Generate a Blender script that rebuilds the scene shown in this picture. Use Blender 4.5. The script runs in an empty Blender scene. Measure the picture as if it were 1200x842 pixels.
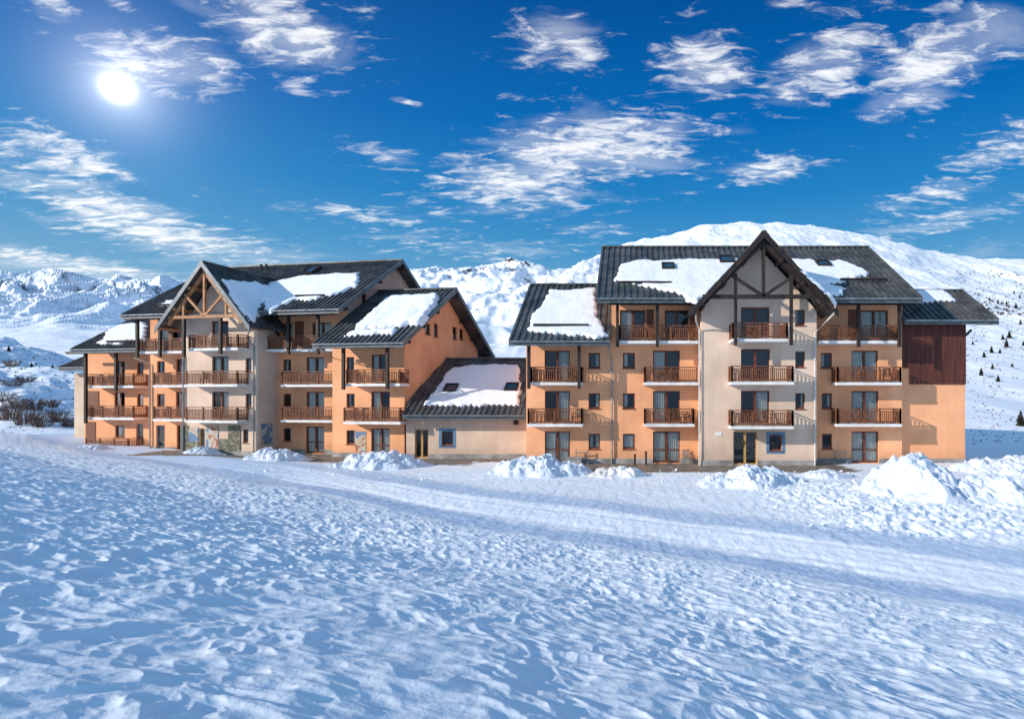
import bpy, math, random
import numpy as np
from mathutils import Vector, Matrix
from mathutils.geometry import tessellate_polygon
random.seed(7)
R = math.radians
sc = bpy.context.scene
COL = sc.collection
EYE = 4.6                    # eye height above the car park, metres
CX, HY, FP = 737.0, 465.0, 700.0   # principal point, horizon and focal length of the 1200 px photograph

# ------------------------------------------------------------------ materials
def mat(name, color, rough=.7, metal=0, spec=.3):
    m = bpy.data.materials.new(name); m.use_nodes = True
    b = m.node_tree.nodes['Principled BSDF']
    b.inputs['Base Color'].default_value = (*color, 1); b.inputs['Roughness'].default_value = rough
    b.inputs['Metallic'].default_value = metal; b.inputs['Specular IOR Level'].default_value = spec
    return m
def nodes(m): return m.node_tree.nodes, m.node_tree.links, m.node_tree.nodes['Principled BSDF']
def noise_col(m, c1, c2, scale, detail=5, lo=.35, hi=.65, stretch=(1,1,1), bump=0, bscale=None, bdist=.02):
    n, l, b = nodes(m)
    tc = n.new('ShaderNodeTexCoord'); mp = n.new('ShaderNodeMapping'); mp.inputs['Scale'].default_value = stretch
    l.new(tc.outputs['Object'], mp.inputs['Vector'])
    nz = n.new('ShaderNodeTexNoise'); nz.inputs['Scale'].default_value = scale; nz.inputs['Detail'].default_value = detail
    l.new(mp.outputs[0], nz.inputs['Vector'])
    cr = n.new('ShaderNodeValToRGB'); cr.color_ramp.elements[0].position = lo; cr.color_ramp.elements[1].position = hi
    cr.color_ramp.elements[0].color = (*c1, 1); cr.color_ramp.elements[1].color = (*c2, 1)
    l.new(nz.outputs['Fac'], cr.inputs['Fac']); l.new(cr.outputs['Color'], b.inputs['Base Color'])
    if bump:
        n2 = n.new('ShaderNodeTexNoise'); n2.inputs['Scale'].default_value = bscale or scale*8; n2.inputs['Detail'].default_value = 6
        l.new(mp.outputs[0], n2.inputs['Vector'])
        bp = n.new('ShaderNodeBump'); bp.inputs['Strength'].default_value = bump; bp.inputs['Distance'].default_value = bdist
        l.new(n2.outputs['Fac'], bp.inputs['Height']); l.new(bp.outputs[0], b.inputs['Normal'])
    return m
def stucco(name, c, dk=.76):
    m = mat(name, c, .92, 0, .1)
    n, l, b = nodes(m)
    tc = n.new('ShaderNodeTexCoord')
    big = n.new('ShaderNodeTexNoise'); big.inputs['Scale'].default_value = .35; big.inputs['Detail'].default_value = 6; big.inputs['Roughness'].default_value = .6
    l.new(tc.outputs['Object'], big.inputs['Vector'])
    mp = n.new('ShaderNodeMapping'); mp.inputs['Scale'].default_value = (3.5, 3.5, .22); l.new(tc.outputs['Object'], mp.inputs['Vector'])
    st = n.new('ShaderNodeTexNoise'); st.inputs['Scale'].default_value = 1; st.inputs['Detail'].default_value = 5; l.new(mp.outputs[0], st.inputs['Vector'])
    ad = n.new('ShaderNodeMath'); ad.operation = 'MULTIPLY_ADD'; ad.inputs[1].default_value = .16
    l.new(st.outputs['Fac'], ad.inputs[0]); l.new(big.outputs['Fac'], ad.inputs[2])
    cr = n.new('ShaderNodeValToRGB'); cr.color_ramp.elements[0].position = .38; cr.color_ramp.elements[1].position = .78
    cr.color_ramp.elements[0].color = (c[0]*dk, c[1]*dk*.97, c[2]*dk*.94, 1)
    cr.color_ramp.elements[1].color = (min(1, c[0]*1.1), min(1, c[1]*1.1), min(1, c[2]*1.1), 1)
    l.new(ad.outputs[0], cr.inputs['Fac'])
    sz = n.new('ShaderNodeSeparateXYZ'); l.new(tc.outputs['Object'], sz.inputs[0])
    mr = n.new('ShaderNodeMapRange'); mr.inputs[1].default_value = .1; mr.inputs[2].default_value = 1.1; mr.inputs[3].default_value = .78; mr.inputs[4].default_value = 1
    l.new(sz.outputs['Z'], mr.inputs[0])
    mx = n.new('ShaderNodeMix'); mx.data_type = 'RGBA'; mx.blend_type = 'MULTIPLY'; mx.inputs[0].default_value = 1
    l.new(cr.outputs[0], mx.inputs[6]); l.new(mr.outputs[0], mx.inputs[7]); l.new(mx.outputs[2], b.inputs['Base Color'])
    f = n.new('ShaderNodeTexNoise'); f.inputs['Scale'].default_value = 28; f.inputs['Detail'].default_value = 4; l.new(tc.outputs['Object'], f.inputs['Vector'])
    bp = n.new('ShaderNodeBump'); bp.inputs['Strength'].default_value = .35; bp.inputs['Distance'].default_value = .012
    l.new(f.outputs['Fac'], bp.inputs['Height']); l.new(bp.outputs[0], b.inputs['Normal'])
    return m
M = {}
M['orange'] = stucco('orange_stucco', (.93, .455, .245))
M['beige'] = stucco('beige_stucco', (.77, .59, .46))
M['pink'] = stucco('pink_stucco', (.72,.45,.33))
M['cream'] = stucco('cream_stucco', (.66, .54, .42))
M['white'] = noise_col(mat('white_painted_concrete', (.75,.73,.7), .7), (.66,.64,.61), (.82,.81,.79), 1.5)
M['concrete'] = noise_col(mat('plinth_concrete', (.3,.29,.28), .9), (.2,.19,.18), (.42,.41,.4), 1.2, bump=.4)
M['wood'] = noise_col(mat('brown_stained_wood', (.16,.06,.03), .55), (.09,.034,.018), (.27,.10,.045), 6, stretch=(3,3,.6), bump=.3, bscale=30)
M['frame'] = noise_col(mat('red_brown_window_wood', (.16,.05,.025), .5), (.11,.03,.017), (.2,.06,.03), 5)
M['yellowframe'] = noise_col(mat('light_varnished_wood', (.5,.3,.1), .5), (.42,.23,.07), (.58,.36,.13), 5)
M['dark'] = noise_col(mat('dark_timber', (.03,.02,.016), .6), (.016,.013,.013), (.045,.03,.024), 4, stretch=(1,1,.4))
M['truss'] = noise_col(mat('warm_larch_timber', (.42,.2,.09), .6), (.3,.13,.055), (.5,.25,.12), 3, bump=.2)
M['fascia'] = noise_col(mat('grey_green_fascia', (.08,.1,.11), .45, 0, .5), (.055,.07,.08), (.11,.13,.14), 2)
M['paleFascia'] = noise_col(mat('pale_metal_fascia', (.32,.36,.4), .4, .3, .5), (.06,.08,.10), (.11,.13,.155), 2)
M['pipe'] = noise_col(mat('zinc_pipe', (.3,.33,.34), .4, .5, .5), (.2,.23,.24), (.36,.39,.4), 3)
M['pipe_pale'] = noise_col(mat('painted_pipe', (.62,.6,.56), .5), (.55,.53,.5), (.7,.68,.64), 3)
M['curtain'] = noise_col(mat('net_curtain', (.7,.7,.68), .9), (.55,.53,.49), (.85,.82,.76), 1.5, stretch=(14,14,.5))
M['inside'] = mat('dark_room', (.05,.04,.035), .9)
M['blueframe'] = noise_col(mat('blue_painted_surround', (.12,.25,.4), .6), (.09,.2,.34), (.15,.29,.45), 4)
M['greyframe'] = noise_col(mat('blue_grey_door_frame', (.13,.19,.26), .6), (.1,.15,.2), (.18,.25,.33), 4)
M['red'] = mat('red_paint', (.5,.06,.03), .6)
M['chair'] = noise_col(mat('dark_plastic', (.05,.04,.04), .5), (.03,.03,.03), (.07,.06,.05), 5)
M['steel'] = noise_col(mat('galvanised_steel', (.3,.31,.33), .4, .7), (.2,.2,.22), (.38,.4,.42), 6)
M['bark'] = noise_col(mat('bark', (.06,.04,.03), .9), (.04,.028,.02), (.09,.06,.045), 8)
M['needle'] = noise_col(mat('dark_needles', (.03,.04,.025), .8), (.02,.03,.018), (.055,.06,.035), 2)
M['twig'] = noise_col(mat('bare_twigs', (.09,.055,.045), .9), (.06,.04,.035), (.14,.085,.065), 2)
M['rock'] = noise_col(mat('scrub_and_rock', (.07,.06,.055), .9), (.04,.035,.03), (.12,.1,.09), .3)
def cladding():
    m = mat('vertical_board_cladding', (.13,.04,.025), .6)
    n, l, b = nodes(m); tc = n.new('ShaderNodeTexCoord'); w = n.new('ShaderNodeTexWave')
    w.wave_type = 'BANDS'; w.bands_direction = 'X'; w.wave_profile = 'SAW'; w.inputs['Scale'].default_value = 1.9; w.inputs['Distortion'].default_value = 0
    l.new(tc.outputs['Object'], w.inputs['Vector'])
    nz = n.new('ShaderNodeTexNoise'); nz.inputs['Scale'].default_value = 2; nz.inputs['Detail'].default_value = 6
    mp = n.new('ShaderNodeMapping'); mp.inputs['Scale'].default_value = (5, 5, .25); l.new(tc.outputs['Object'], mp.inputs[0]); l.new(mp.outputs[0], nz.inputs['Vector'])
    cr = n.new('ShaderNodeValToRGB'); cr.color_ramp.elements[0].position = .3; cr.color_ramp.elements[1].position = .7
    cr.color_ramp.elements[0].color = (.05,.014,.011,1); cr.color_ramp.elements[1].color = (.15,.042,.026,1)
    l.new(nz.outputs['Fac'], cr.inputs[0])
    c2 = n.new('ShaderNodeValToRGB'); c2.color_ramp.elements[0].position = .02; c2.color_ramp.elements[1].position = .16
    c2.color_ramp.elements[0].color = (.2,.2,.2,1); l.new(w.outputs['Fac'], c2.inputs[0])
    mx = n.new('ShaderNodeMix'); mx.data_type = 'RGBA'; mx.blend_type = 'MULTIPLY'; mx.inputs[0].default_value = 1
    l.new(cr.outputs[0], mx.inputs[6]); l.new(c2.outputs[0], mx.inputs[7]); l.new(mx.outputs[2], b.inputs['Base Color'])
    bp = n.new('ShaderNodeBump'); bp.inputs['Distance'].default_value = .02; l.new(c2.outputs[0], bp.inputs['Height']); l.new(bp.outputs[0], b.inputs['Normal'])
    return m
M['clad'] = cladding()
def roofing():
    m = mat('ribbed_metal_roofing', (.06,.06,.065), .42, .35, .5)
    noise_col(m, (.045,.05,.056), (.16,.158,.152), .9, 7, .3, .72)
    n, l, b = nodes(m)
    nz = n.new('ShaderNodeTexNoise'); nz.inputs['Scale'].default_value = 2.3; nz.inputs['Detail'].default_value = 6
    mr = n.new('ShaderNodeMapRange'); mr.inputs[3].default_value = .35; mr.inputs[4].default_value = .7
    l.new(nz.outputs['Fac'], mr.inputs[0]); l.new(mr.outputs[0], b.inputs['Roughness'])
    return m
M['roof'] = roofing()
def glassmat():
    m = mat('window_glass', (1,1,1)); n, l, b = nodes(m); n.remove(b)
    t = n.new('ShaderNodeBsdfTransparent'); t.inputs[0].default_value = (.75,.8,.8,1)
    g = n.new('ShaderNodeBsdfGlossy'); g.inputs['Roughness'].default_value = .03; g.inputs[0].default_value = (.95,.97,1,1)
    lw = n.new('ShaderNodeLayerWeight'); lw.inputs[0].default_value = .35
    mr = n.new('ShaderNodeMapRange'); mr.inputs[3].default_value = .035; mr.inputs[4].default_value = .65
    l.new(lw.outputs['Fresnel'], mr.inputs[0])
    tc = n.new('ShaderNodeTexCoord'); nz = n.new('ShaderNodeTexNoise'); nz.inputs['Scale'].default_value = .8; l.new(tc.outputs['Object'], nz.inputs['Vector'])
    bp = n.new('ShaderNodeBump'); bp.inputs['Strength'].default_value = .08; l.new(nz.outputs['Fac'], bp.inputs['Height']); l.new(bp.outputs[0], g.inputs['Normal'])
    mx = n.new('ShaderNodeMixShader'); l.new(mr.outputs[0], mx.inputs[0]); l.new(t.outputs[0], mx.inputs[1]); l.new(g.outputs[0], mx.inputs[2])
    l.new(mx.outputs[0], n['Material Output'].inputs[0]); return m
M['glass'] = glassmat()
def stonemat():
    m = mat('painted_stonework', (.3,.28,.22), .9); n, l, b = nodes(m)
    tc = n.new('ShaderNodeTexCoord'); v = n.new('ShaderNodeTexVoronoi'); v.inputs['Scale'].default_value = 5; l.new(tc.outputs['Object'], v.inputs['Vector'])
    e = n.new('ShaderNodeTexVoronoi'); e.feature = 'DISTANCE_TO_EDGE'; e.inputs['Scale'].default_value = 5; l.new(tc.outputs['Object'], e.inputs['Vector'])
    sp = n.new('ShaderNodeSeparateColor'); l.new(v.outputs['Color'], sp.inputs[0])
    cr = n.new('ShaderNodeValToRGB'); cr.color_ramp.elements[0].color = (.11,.12,.09,1); cr.color_ramp.elements[1].color = (.34,.31,.23,1)
    l.new(sp.outputs[0], cr.inputs[0])
    c2 = n.new('ShaderNodeValToRGB'); c2.color_ramp.elements[0].color = (.35,.33,.3,1); c2.color_ramp.elements[1].position = .08; l.new(e.outputs['Distance'], c2.inputs[0])
    mx = n.new('ShaderNodeMix'); mx.data_type = 'RGBA'; mx.blend_type = 'MULTIPLY'; mx.inputs[0].default_value = 1
    l.new(cr.outputs[0], mx.inputs[6]); l.new(c2.outputs[0], mx.inputs[7]); l.new(mx.outputs[2], b.inputs['Base Color']); return m
M['stone'] = stonemat()
def muralmat():
    m = mat('mural_paint', (.3,.3,.3), .8); n, l, b = nodes(m)
    tc = n.new('ShaderNodeTexCoord'); v = n.new('ShaderNodeTexNoise'); v.inputs['Scale'].default_value = 1.0; v.inputs['Distortion'].default_value = .8; v.inputs['Detail'].default_value = 1; l.new(tc.outputs['Object'], v.inputs['Vector'])
    cr = n.new('ShaderNodeValToRGB'); cr.color_ramp.interpolation = 'CONSTANT'; es = cr.color_ramp.elements
    es[0].color = (.16,.24,.36,1); es[1].position = .44; es[1].color = (.5,.5,.46,1)
    for p, c in ((.5,(.5,.4,.3)), (.57,(.38,.14,.09)), (.63,(.55,.42,.36))):
        x = es.new(p); x.color = (*c, 1)
    l.new(v.outputs['Fac'], cr.inputs[0]); l.new(cr.outputs[0], b.inputs['Base Color']); return m
M['mural'] = muralmat()
def snowmat(name, base=(.86,.885,.93), s1=3.5, d1=.05, s2=22, d2=.01, dirty=0):
    m = mat(name, base, .55, 0, .25); n, l, b = nodes(m)
    tc = n.new('ShaderNodeTexCoord')
    a = n.new('ShaderNodeTexNoise'); a.inputs['Scale'].default_value = s1; a.inputs['Detail'].default_value = 5; l.new(tc.outputs['Object'], a.inputs['Vector'])
    c = n.new('ShaderNodeTexNoise'); c.inputs['Scale'].default_value = s2; c.inputs['Detail'].default_value = 4; l.new(tc.outputs['Object'], c.inputs['Vector'])
    b1 = n.new('ShaderNodeBump'); b1.inputs['Strength'].default_value = .7; b1.inputs['Distance'].default_value = d1; l.new(a.outputs['Fac'], b1.inputs['Height'])
    b2 = n.new('ShaderNodeBump'); b2.inputs['Strength'].default_value = .6; b2.inputs['Distance'].default_value = d2; l.new(c.outputs['Fac'], b2.inputs['Height'])
    l.new(b1.outputs[0], b2.inputs['Normal']); l.new(b2.outputs[0], b.inputs['Normal'])
    if dirty:
        nz = n.new('ShaderNodeTexNoise'); nz.inputs['Scale'].default_value = .9; nz.inputs['Detail'].default_value = 7; l.new(tc.outputs['Object'], nz.inputs['Vector'])
        cr = n.new('ShaderNodeValToRGB'); cr.color_ramp.elements[0].position = .35; cr.color_ramp.elements[1].position = .55
        cr.color_ramp.elements[0].color = (base[0]*(1-dirty), base[1]*(1-dirty*1.05), base[2]*(1-dirty*1.15), 1); cr.color_ramp.elements[1].color = (*base, 1)
        l.new(nz.outputs['Fac'], cr.inputs[0]); l.new(cr.outputs[0], b.inputs['Base Color'])
    return m
M['snow'] = snowmat('snow')
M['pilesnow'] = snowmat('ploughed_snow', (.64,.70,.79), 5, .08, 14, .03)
M['dirtysnow'] = snowmat('dirty_snow', (.8,.8,.82), dirty=.35)
def groundmat():
    m = snowmat('ground_snow', (.85,.885,.94), 6, .025, 30, .006); n, l, b = nodes(m)
    at = n.new('ShaderNodeAttribute'); at.attribute_name = 'bare'
    shade_at = n.new('ShaderNodeAttribute'); shade_at.attribute_name = 'shade_bands'
    tc = n.new('ShaderNodeTexCoord'); nz = n.new('ShaderNodeTexNoise'); nz.inputs['Scale'].default_value = 1.6; nz.inputs['Detail'].default_value = 8; l.new(tc.outputs['Object'], nz.inputs['Vector'])
    sm = n.new('ShaderNodeMath'); sm.operation = 'ADD'; l.new(at.outputs['Fac'], sm.inputs[0]); l.new(nz.outputs['Fac'], sm.inputs[1])
    mr = n.new('ShaderNodeMapRange'); mr.inputs[1].default_value = .98; mr.inputs[2].default_value = 1.12; l.new(sm.outputs[0], mr.inputs[0])
    asp = n.new('ShaderNodeValToRGB'); asp.color_ramp.elements[0].position = .3; asp.color_ramp.elements[1].position = .7
    asp.color_ramp.elements[0].color = (.07,.065,.055,1); asp.color_ramp.elements[1].color = (.3,.25,.2,1); l.new(nz.outputs['Fac'], asp.inputs[0])
    shade_mix = n.new('ShaderNodeMix'); shade_mix.data_type = 'RGBA'; shade_mix.inputs[6].default_value = (.83,.89,.96,1); shade_mix.inputs[7].default_value = (.54,.67,.85,1)  # bluish tint paints the shade of the ground bands into the snow colour
    l.new(shade_at.outputs['Fac'], shade_mix.inputs[0])
    mx = n.new('ShaderNodeMix'); mx.data_type = 'RGBA'; l.new(mr.outputs[0], mx.inputs[0]); l.new(shade_mix.outputs[2], mx.inputs[6]); l.new(asp.outputs[0], mx.inputs[7])
    l.new(mx.outputs[2], b.inputs['Base Color']); return m
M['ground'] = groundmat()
def mountmat(name, scale, rocklo, rockhi, tint=(.88,.91,.96), rock=(.06,.06,.07), bd=6.):
    m = mat(name, tint, .7, 0, .15); n, l, b = nodes(m)
    tc = n.new('ShaderNodeTexCoord'); at = n.new('ShaderNodeAttribute'); at.attribute_name = 'rock'
    nz = n.new('ShaderNodeTexNoise'); nz.inputs['Scale'].default_value = scale; nz.inputs['Detail'].default_value = 10; nz.inputs['Roughness'].default_value = .65; l.new(tc.outputs['Object'], nz.inputs['Vector'])
    s = n.new('ShaderNodeMath'); s.operation = 'ADD'; l.new(at.outputs['Fac'], s.inputs[0]); l.new(nz.outputs['Fac'], s.inputs[1])
    mr = n.new('ShaderNodeMapRange'); mr.inputs[1].default_value = rocklo; mr.inputs[2].default_value = rockhi; l.new(s.outputs[0], mr.inputs[0])
    mx = n.new('ShaderNodeMix'); mx.data_type = 'RGBA'; l.new(mr.outputs[0], mx.inputs[0]); mx.inputs[6].default_value = (*tint, 1); mx.inputs[7].default_value = (*rock, 1)
    l.new(mx.outputs[2], b.inputs['Base Color'])
    n2 = n.new('ShaderNodeTexNoise'); n2.inputs['Scale'].default_value = scale*1.2; n2.inputs['Detail'].default_value = 9; l.new(tc.outputs['Object'], n2.inputs['Vector'])
    bp = n.new('ShaderNodeBump'); bp.inputs['Strength'].default_value = .8; bp.inputs['Distance'].default_value = bd; l.new(n2.outputs['Fac'], bp.inputs['Height']); l.new(bp.outputs[0], b.inputs['Normal'])
    return m

# ------------------------------------------------------------------ mesh builder
class MB:
    def __init__(s): s.v = []; s.f = []
    def poly(s, pts): i = len(s.v); s.v += [tuple(p) for p in pts]; s.f.append(tuple(range(i, i+len(pts))))
    def hexa(s, q):              # q: 4 bottom + 4 top points
        i = len(s.v); s.v += [tuple(p) for p in q]
        s.f += [tuple(i+k for k in t) for t in ((3,2,1,0),(4,5,6,7),(0,1,5,4),(1,2,6,5),(2,3,7,6),(3,0,4,7))]
    def box(s, x0, x1, y0, y1, z0, z1):
        s.hexa([(x0,y0,z0),(x1,y0,z0),(x1,y1,z0),(x0,y1,z0),(x0,y0,z1),(x1,y0,z1),(x1,y1,z1),(x0,y1,z1)])
    def beam(s, a, b, w, h, up=(0,0,1)):   # rectangular bar between two points
        a = Vector(a); b = Vector(b); d = (b-a).normalized(); u = Vector(up)
        if abs(d.dot(u)) > .98: u = Vector((0,1,0))
        r = d.cross(u).normalized(); t = r.cross(d)
        o = [(-1,-1),(1,-1),(1,1),(-1,1)]
        s.hexa([a+r*(x*w/2)+t*(y*h/2) for x, y in o] + [b+r*(x*w/2)+t*(y*h/2) for x, y in o])
    def tube(s, pts, rad, n=8, rad2=None):
        pts = [Vector(p) for p in pts]; i0 = len(s.v)
        for k, p in enumerate(pts):
            d = (pts[min(k+1, len(pts)-1)] - pts[max(k-1, 0)]).normalized()
            u = Vector((0,0,1)) if abs(d.z) < .9 else Vector((1,0,0))
            r = d.cross(u).normalized(); t = r.cross(d)
            rr = rad if rad2 is None else rad + (rad2-rad)*k/(len(pts)-1)
            for j in range(n):
                a = 2*math.pi*j/n; s.v.append(tuple(p + r*math.cos(a)*rr + t*math.sin(a)*rr))
        for k in range(len(pts)-1):
            for j in range(n):
                a = i0+k*n+j; b = i0+k*n+(j+1) % n; s.f.append((a, b, b+n, a+n))
        s.f.append(tuple(i0+j for j in range(n))[::-1]); s.f.append(tuple(i0+(len(pts)-1)*n+j for j in range(n)))
def mkobj(name, verts, faces, material, parent=None, smooth=False):
    me = bpy.data.meshes.new(name)
    if isinstance(verts, np.ndarray):
        me.vertices.add(len(verts)); me.vertices.foreach_set('co', verts.astype(np.float32).ravel())
        nf, k = faces.shape
        me.loops.add(nf*k); me.loops.foreach_set('vertex_index', faces.astype(np.int32).ravel())
        me.polygons.add(nf); me.polygons.foreach_set('loop_start', np.arange(0, nf*k, k, dtype=np.int32))
        me.update(calc_edges=True)
    else:
        me.from_pydata([tuple(v) for v in verts], [], faces)
    me.validate()
    if smooth: me.polygons.foreach_set('use_smooth', [True]*len(me.polygons))
    me.materials.append(material)
    o = bpy.data.objects.new(name, me); COL.objects.link(o)
    if parent: o.parent = parent
    return o
def tag(o, label=None, cat=None, group=None, kind=None):
    if label: o['label'] = label
    if cat: o['category'] = cat
    if group: o['group'] = group
    if kind: o['kind'] = kind
    return o
def empty(name, loc, rz, label, cat, group=None):
    o = bpy.data.objects.new(name, None); COL.objects.link(o); o.location = loc; o.rotation_euler = (0,0,rz)
    o.empty_display_size = .5
    return tag(o, label, cat, group)

# a building: its own (u, v, z) frame, turned about the vertical by th
class Bld:
    def __init__(s, name, th, u0, v0, label, cat):
        s.c, s.s = math.cos(th), math.sin(th); s.o = (u0, v0)
        s.root = empty(name, s.world(u0, v0, 0), -th, label, cat)
    def world(s, u, v, z): return (u*s.c+v*s.s, -u*s.s+v*s.c, z)
    def U(s, px, v):
        r = (px-CX)/FP; return v*(r*s.c-s.s)/(r*s.s+s.c)
    def Z(s, px, py, v):
        r = (px-CX)/FP; return EYE+(HY-py)/FP*v/(r*s.s+s.c)
    def Vs(s, px, u):           # v where the sight line through px meets the plane u = const
        r = (px-CX)/FP; return u*(r*s.s+s.c)/(r*s.c-s.s)
    def part(s, name, mb, m, parent=None, label=None, smooth=False):
        vs = [(x-s.o[0], y-s.o[1], z) for x, y, z in mb.v]
        o = mkobj(name, vs, mb.f, m, parent or s.root, smooth)
        if label: o['label'] = label
        return o
    def each(s, name, mb, m, parent=None, label=None):   # every separate piece of the builder becomes a part of its own
        par = list(range(len(mb.v)))
        def find(i):
            while par[i] != i: par[i] = par[par[i]]; i = par[i]
            return i
        for f in mb.f:
            for k in f[1:]: par[find(k)] = find(f[0])
        g = {}
        for f in mb.f: g.setdefault(find(f[0]), []).append(f)
        for fs in g.values():
            ids = sorted({i for f in fs for i in f}); ix = {i: n for n, i in enumerate(ids)}
            q = MB(); q.v = [mb.v[i] for i in ids]; q.f = [tuple(ix[i] for i in f) for f in fs]
            s.part(name, q, m, parent, label)
    def hit(s, px, py, p0, n):  # point of a plane seen at a pixel, in the building's frame
        r = (px-CX)/FP; d = Vector((r*s.c-s.s, r*s.s+s.c, (HY-py)/FP)); o = Vector((0,0,EYE))
        t = (Vector(p0)-o).dot(Vector(n))/d.dot(Vector(n)); return o+d*t

def front(v0): return lambda a, d, z: (a, v0+d, z)
def side(u0): return lambda a, d, z: (u0-d, a, z)       # wall facing +u
def wallpoly(outer, holes, mp, depth=.22):
    mb = MB()
    loops = [[Vector((a, z, 0)) for a, z in outer]]
    for (a0, a1, z0, z1) in holes: loops.append([Vector(p) for p in ((a0,z0,0),(a0,z1,0),(a1,z1,0),(a1,z0,0))])
    tri = tessellate_polygon(loops); flat = [p for L in loops for p in L]
    i = len(mb.v); mb.v += [mp(p.x, 0, p.y) for p in flat]
    mb.f += [tuple(i+k for k in t) for t in tri]
    for (a0, a1, z0, z1) in holes:
        q = [(a0,z0),(a1,z0),(a1,z1),(a0,z1)]
        for k in range(4):
            p, r = q[k], q[(k+1) % 4]
            mb.poly([mp(p[0],0,p[1]), mp(r[0],0,r[1]), mp(r[0],depth,r[1]), mp(p[0],depth,p[1])])
    return mb
def rect(a0, a1, z0, z1): return [(a0,z0),(a1,z0),(a1,z1),(a0,z1)]
def mbox(mb, mp, a0, a1, d0, d1, z0, z1):
    mb.hexa([mp(a0,d0,z0),mp(a1,d0,z0),mp(a1,d1,z0),mp(a0,d1,z0),mp(a0,d0,z1),mp(a1,d0,z1),mp(a1,d1,z1),mp(a0,d1,z1)])
def window(b, mp, hole, kind='small', fm='frame', curtain=None, name=None, label=None, surround=None):
    a0, a1, z0, z1 = hole; e = .003; f = .075
    mb = MB(); d0, d1 = .12, .19
    mbox(mb, mp, a0+e, a0+f, d0, d1, z0+e, z1-e); mbox(mb, mp, a1-f, a1-e, d0, d1, z0+e, z1-e)
    mbox(mb, mp, a0+f, a1-f, d0, d1, z1-f-.01, z1-e); mbox(mb, mp, a0+f, a1-f, d0, d1, z0+e, z0+f+.03)
    mid = (a0+a1)/2
    if kind in ('door', 'gdoor'):
        mbox(mb, mp, mid-.075, mid+.075, d0-.015, d1, z0+f+.03, z1-f-.01)
    if kind == 'gdoor':
        zc = z0+.85
        mbox(mb, mp, a0+f, mid-.075, d0, d1, zc, zc+.08); mbox(mb, mp, mid+.075, a1-f, d0, d1, zc, zc+.08)
    n = name or ('balcony_door' if kind in ('door','gdoor') else 'window')
    w = b.part(n, mb, M[fm], label=label)
    pn = MB(); pn.poly([mp(a0+f, .155, z0+.1), mp(a1-f, .155, z0+.1), mp(a1-f, .155, z1-f), mp(a0+f, .155, z1-f)])
    b.part('pane', pn, M['glass'], w)
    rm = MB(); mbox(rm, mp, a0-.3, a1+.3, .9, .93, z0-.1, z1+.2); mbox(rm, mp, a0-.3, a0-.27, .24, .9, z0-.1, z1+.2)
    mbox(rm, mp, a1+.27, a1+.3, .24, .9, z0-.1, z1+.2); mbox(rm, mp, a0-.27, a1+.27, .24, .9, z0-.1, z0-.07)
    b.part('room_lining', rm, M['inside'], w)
    if curtain is None: curtain = random.choice(['l','r','r','both','none','half'])
    spans = {'l':[(a0+f, mid-.1)], 'r':[(mid+.1, a1-f)], 'both':[(a0+f, mid-.12),(mid+.12, a1-f)], 'none':[], 'half':[(a0+f, a0+f+(a1-a0)*.3)], 'all':[(a0+f,a1-f)]}[curtain]
    for (c0, c1) in spans:
        cm = MB(); k = max(6, int((c1-c0)/.05)); i0 = len(cm.v)
        for j in range(k+1):
            a = c0+(c1-c0)*j/k; dd = .24+.025*math.sin(j*2.1)
            cm.v += [mp(a, dd, z0+.12), mp(a, dd, z1-.05)]
        for j in range(k): cm.f.append((i0+2*j, i0+2*j+2, i0+2*j+3, i0+2*j+1))
        b.part('curtain', cm, M['curtain'], w)
    if kind == 'small':
        sl = MB(); mbox(sl, mp, a0-.06, a1+.06, -.05, .1, z0-.06, z0-.004); b.part('sill', sl, M['concrete'] if fm != 'frame' else M['frame'], w)
    if surround:
        sr = MB(); t = .2
        for q in ((a0-t,a0-.002,z0-t,z1+t),(a1+.002,a1+t,z0-t,z1+t),(a0-.002,a1+.002,z1+.002,z1+t),(a0-.002,a1+.002,z0-t,z0-.066)):
            mbox(sr, mp, q[0], q[1], -.015, .05, q[2], q[3])
        b.part('surround', sr, M[surround], w)
    return w
def railing(mb, pts, z0, h=1.0, sp=.13):
    # wooden balustrade along a polyline in the building's frame
    for (p, q) in zip(pts[:-1], pts[1:]):
        p = Vector((*p, 0)); q = Vector((*q, 0)); L = (q-p).length; d = (q-p)/L
        a = p+Vector((0,0,z0+h)); c = q+Vector((0,0,z0+h)); mb.beam(a, c, .1, .07)
        a = p+Vector((0,0,z0+.12)); c = q+Vector((0,0,z0+.12)); mb.beam(a, c, .05, .1)
        a = p+Vector((0,0,z0+h-.16)); c = q+Vector((0,0,z0+h-.16)); mb.beam(a, c, .045, .05)
        n = max(2, int(L/sp))
        for k in range(1, n):
            x = p+d*(L*k/n); mb.beam(x+Vector((0,0,z0+.17)), x+Vector((0,0,z0+h-.185)), .062, .035)
        npst = max(1, round(L/1.5))
        for k in range(npst+1):
            x = p+d*(L*k/npst); mb.beam(x+Vector((0,0,z0-.1)), x+Vector((0,0,z0+h+.02)), .1, .1)
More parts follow.
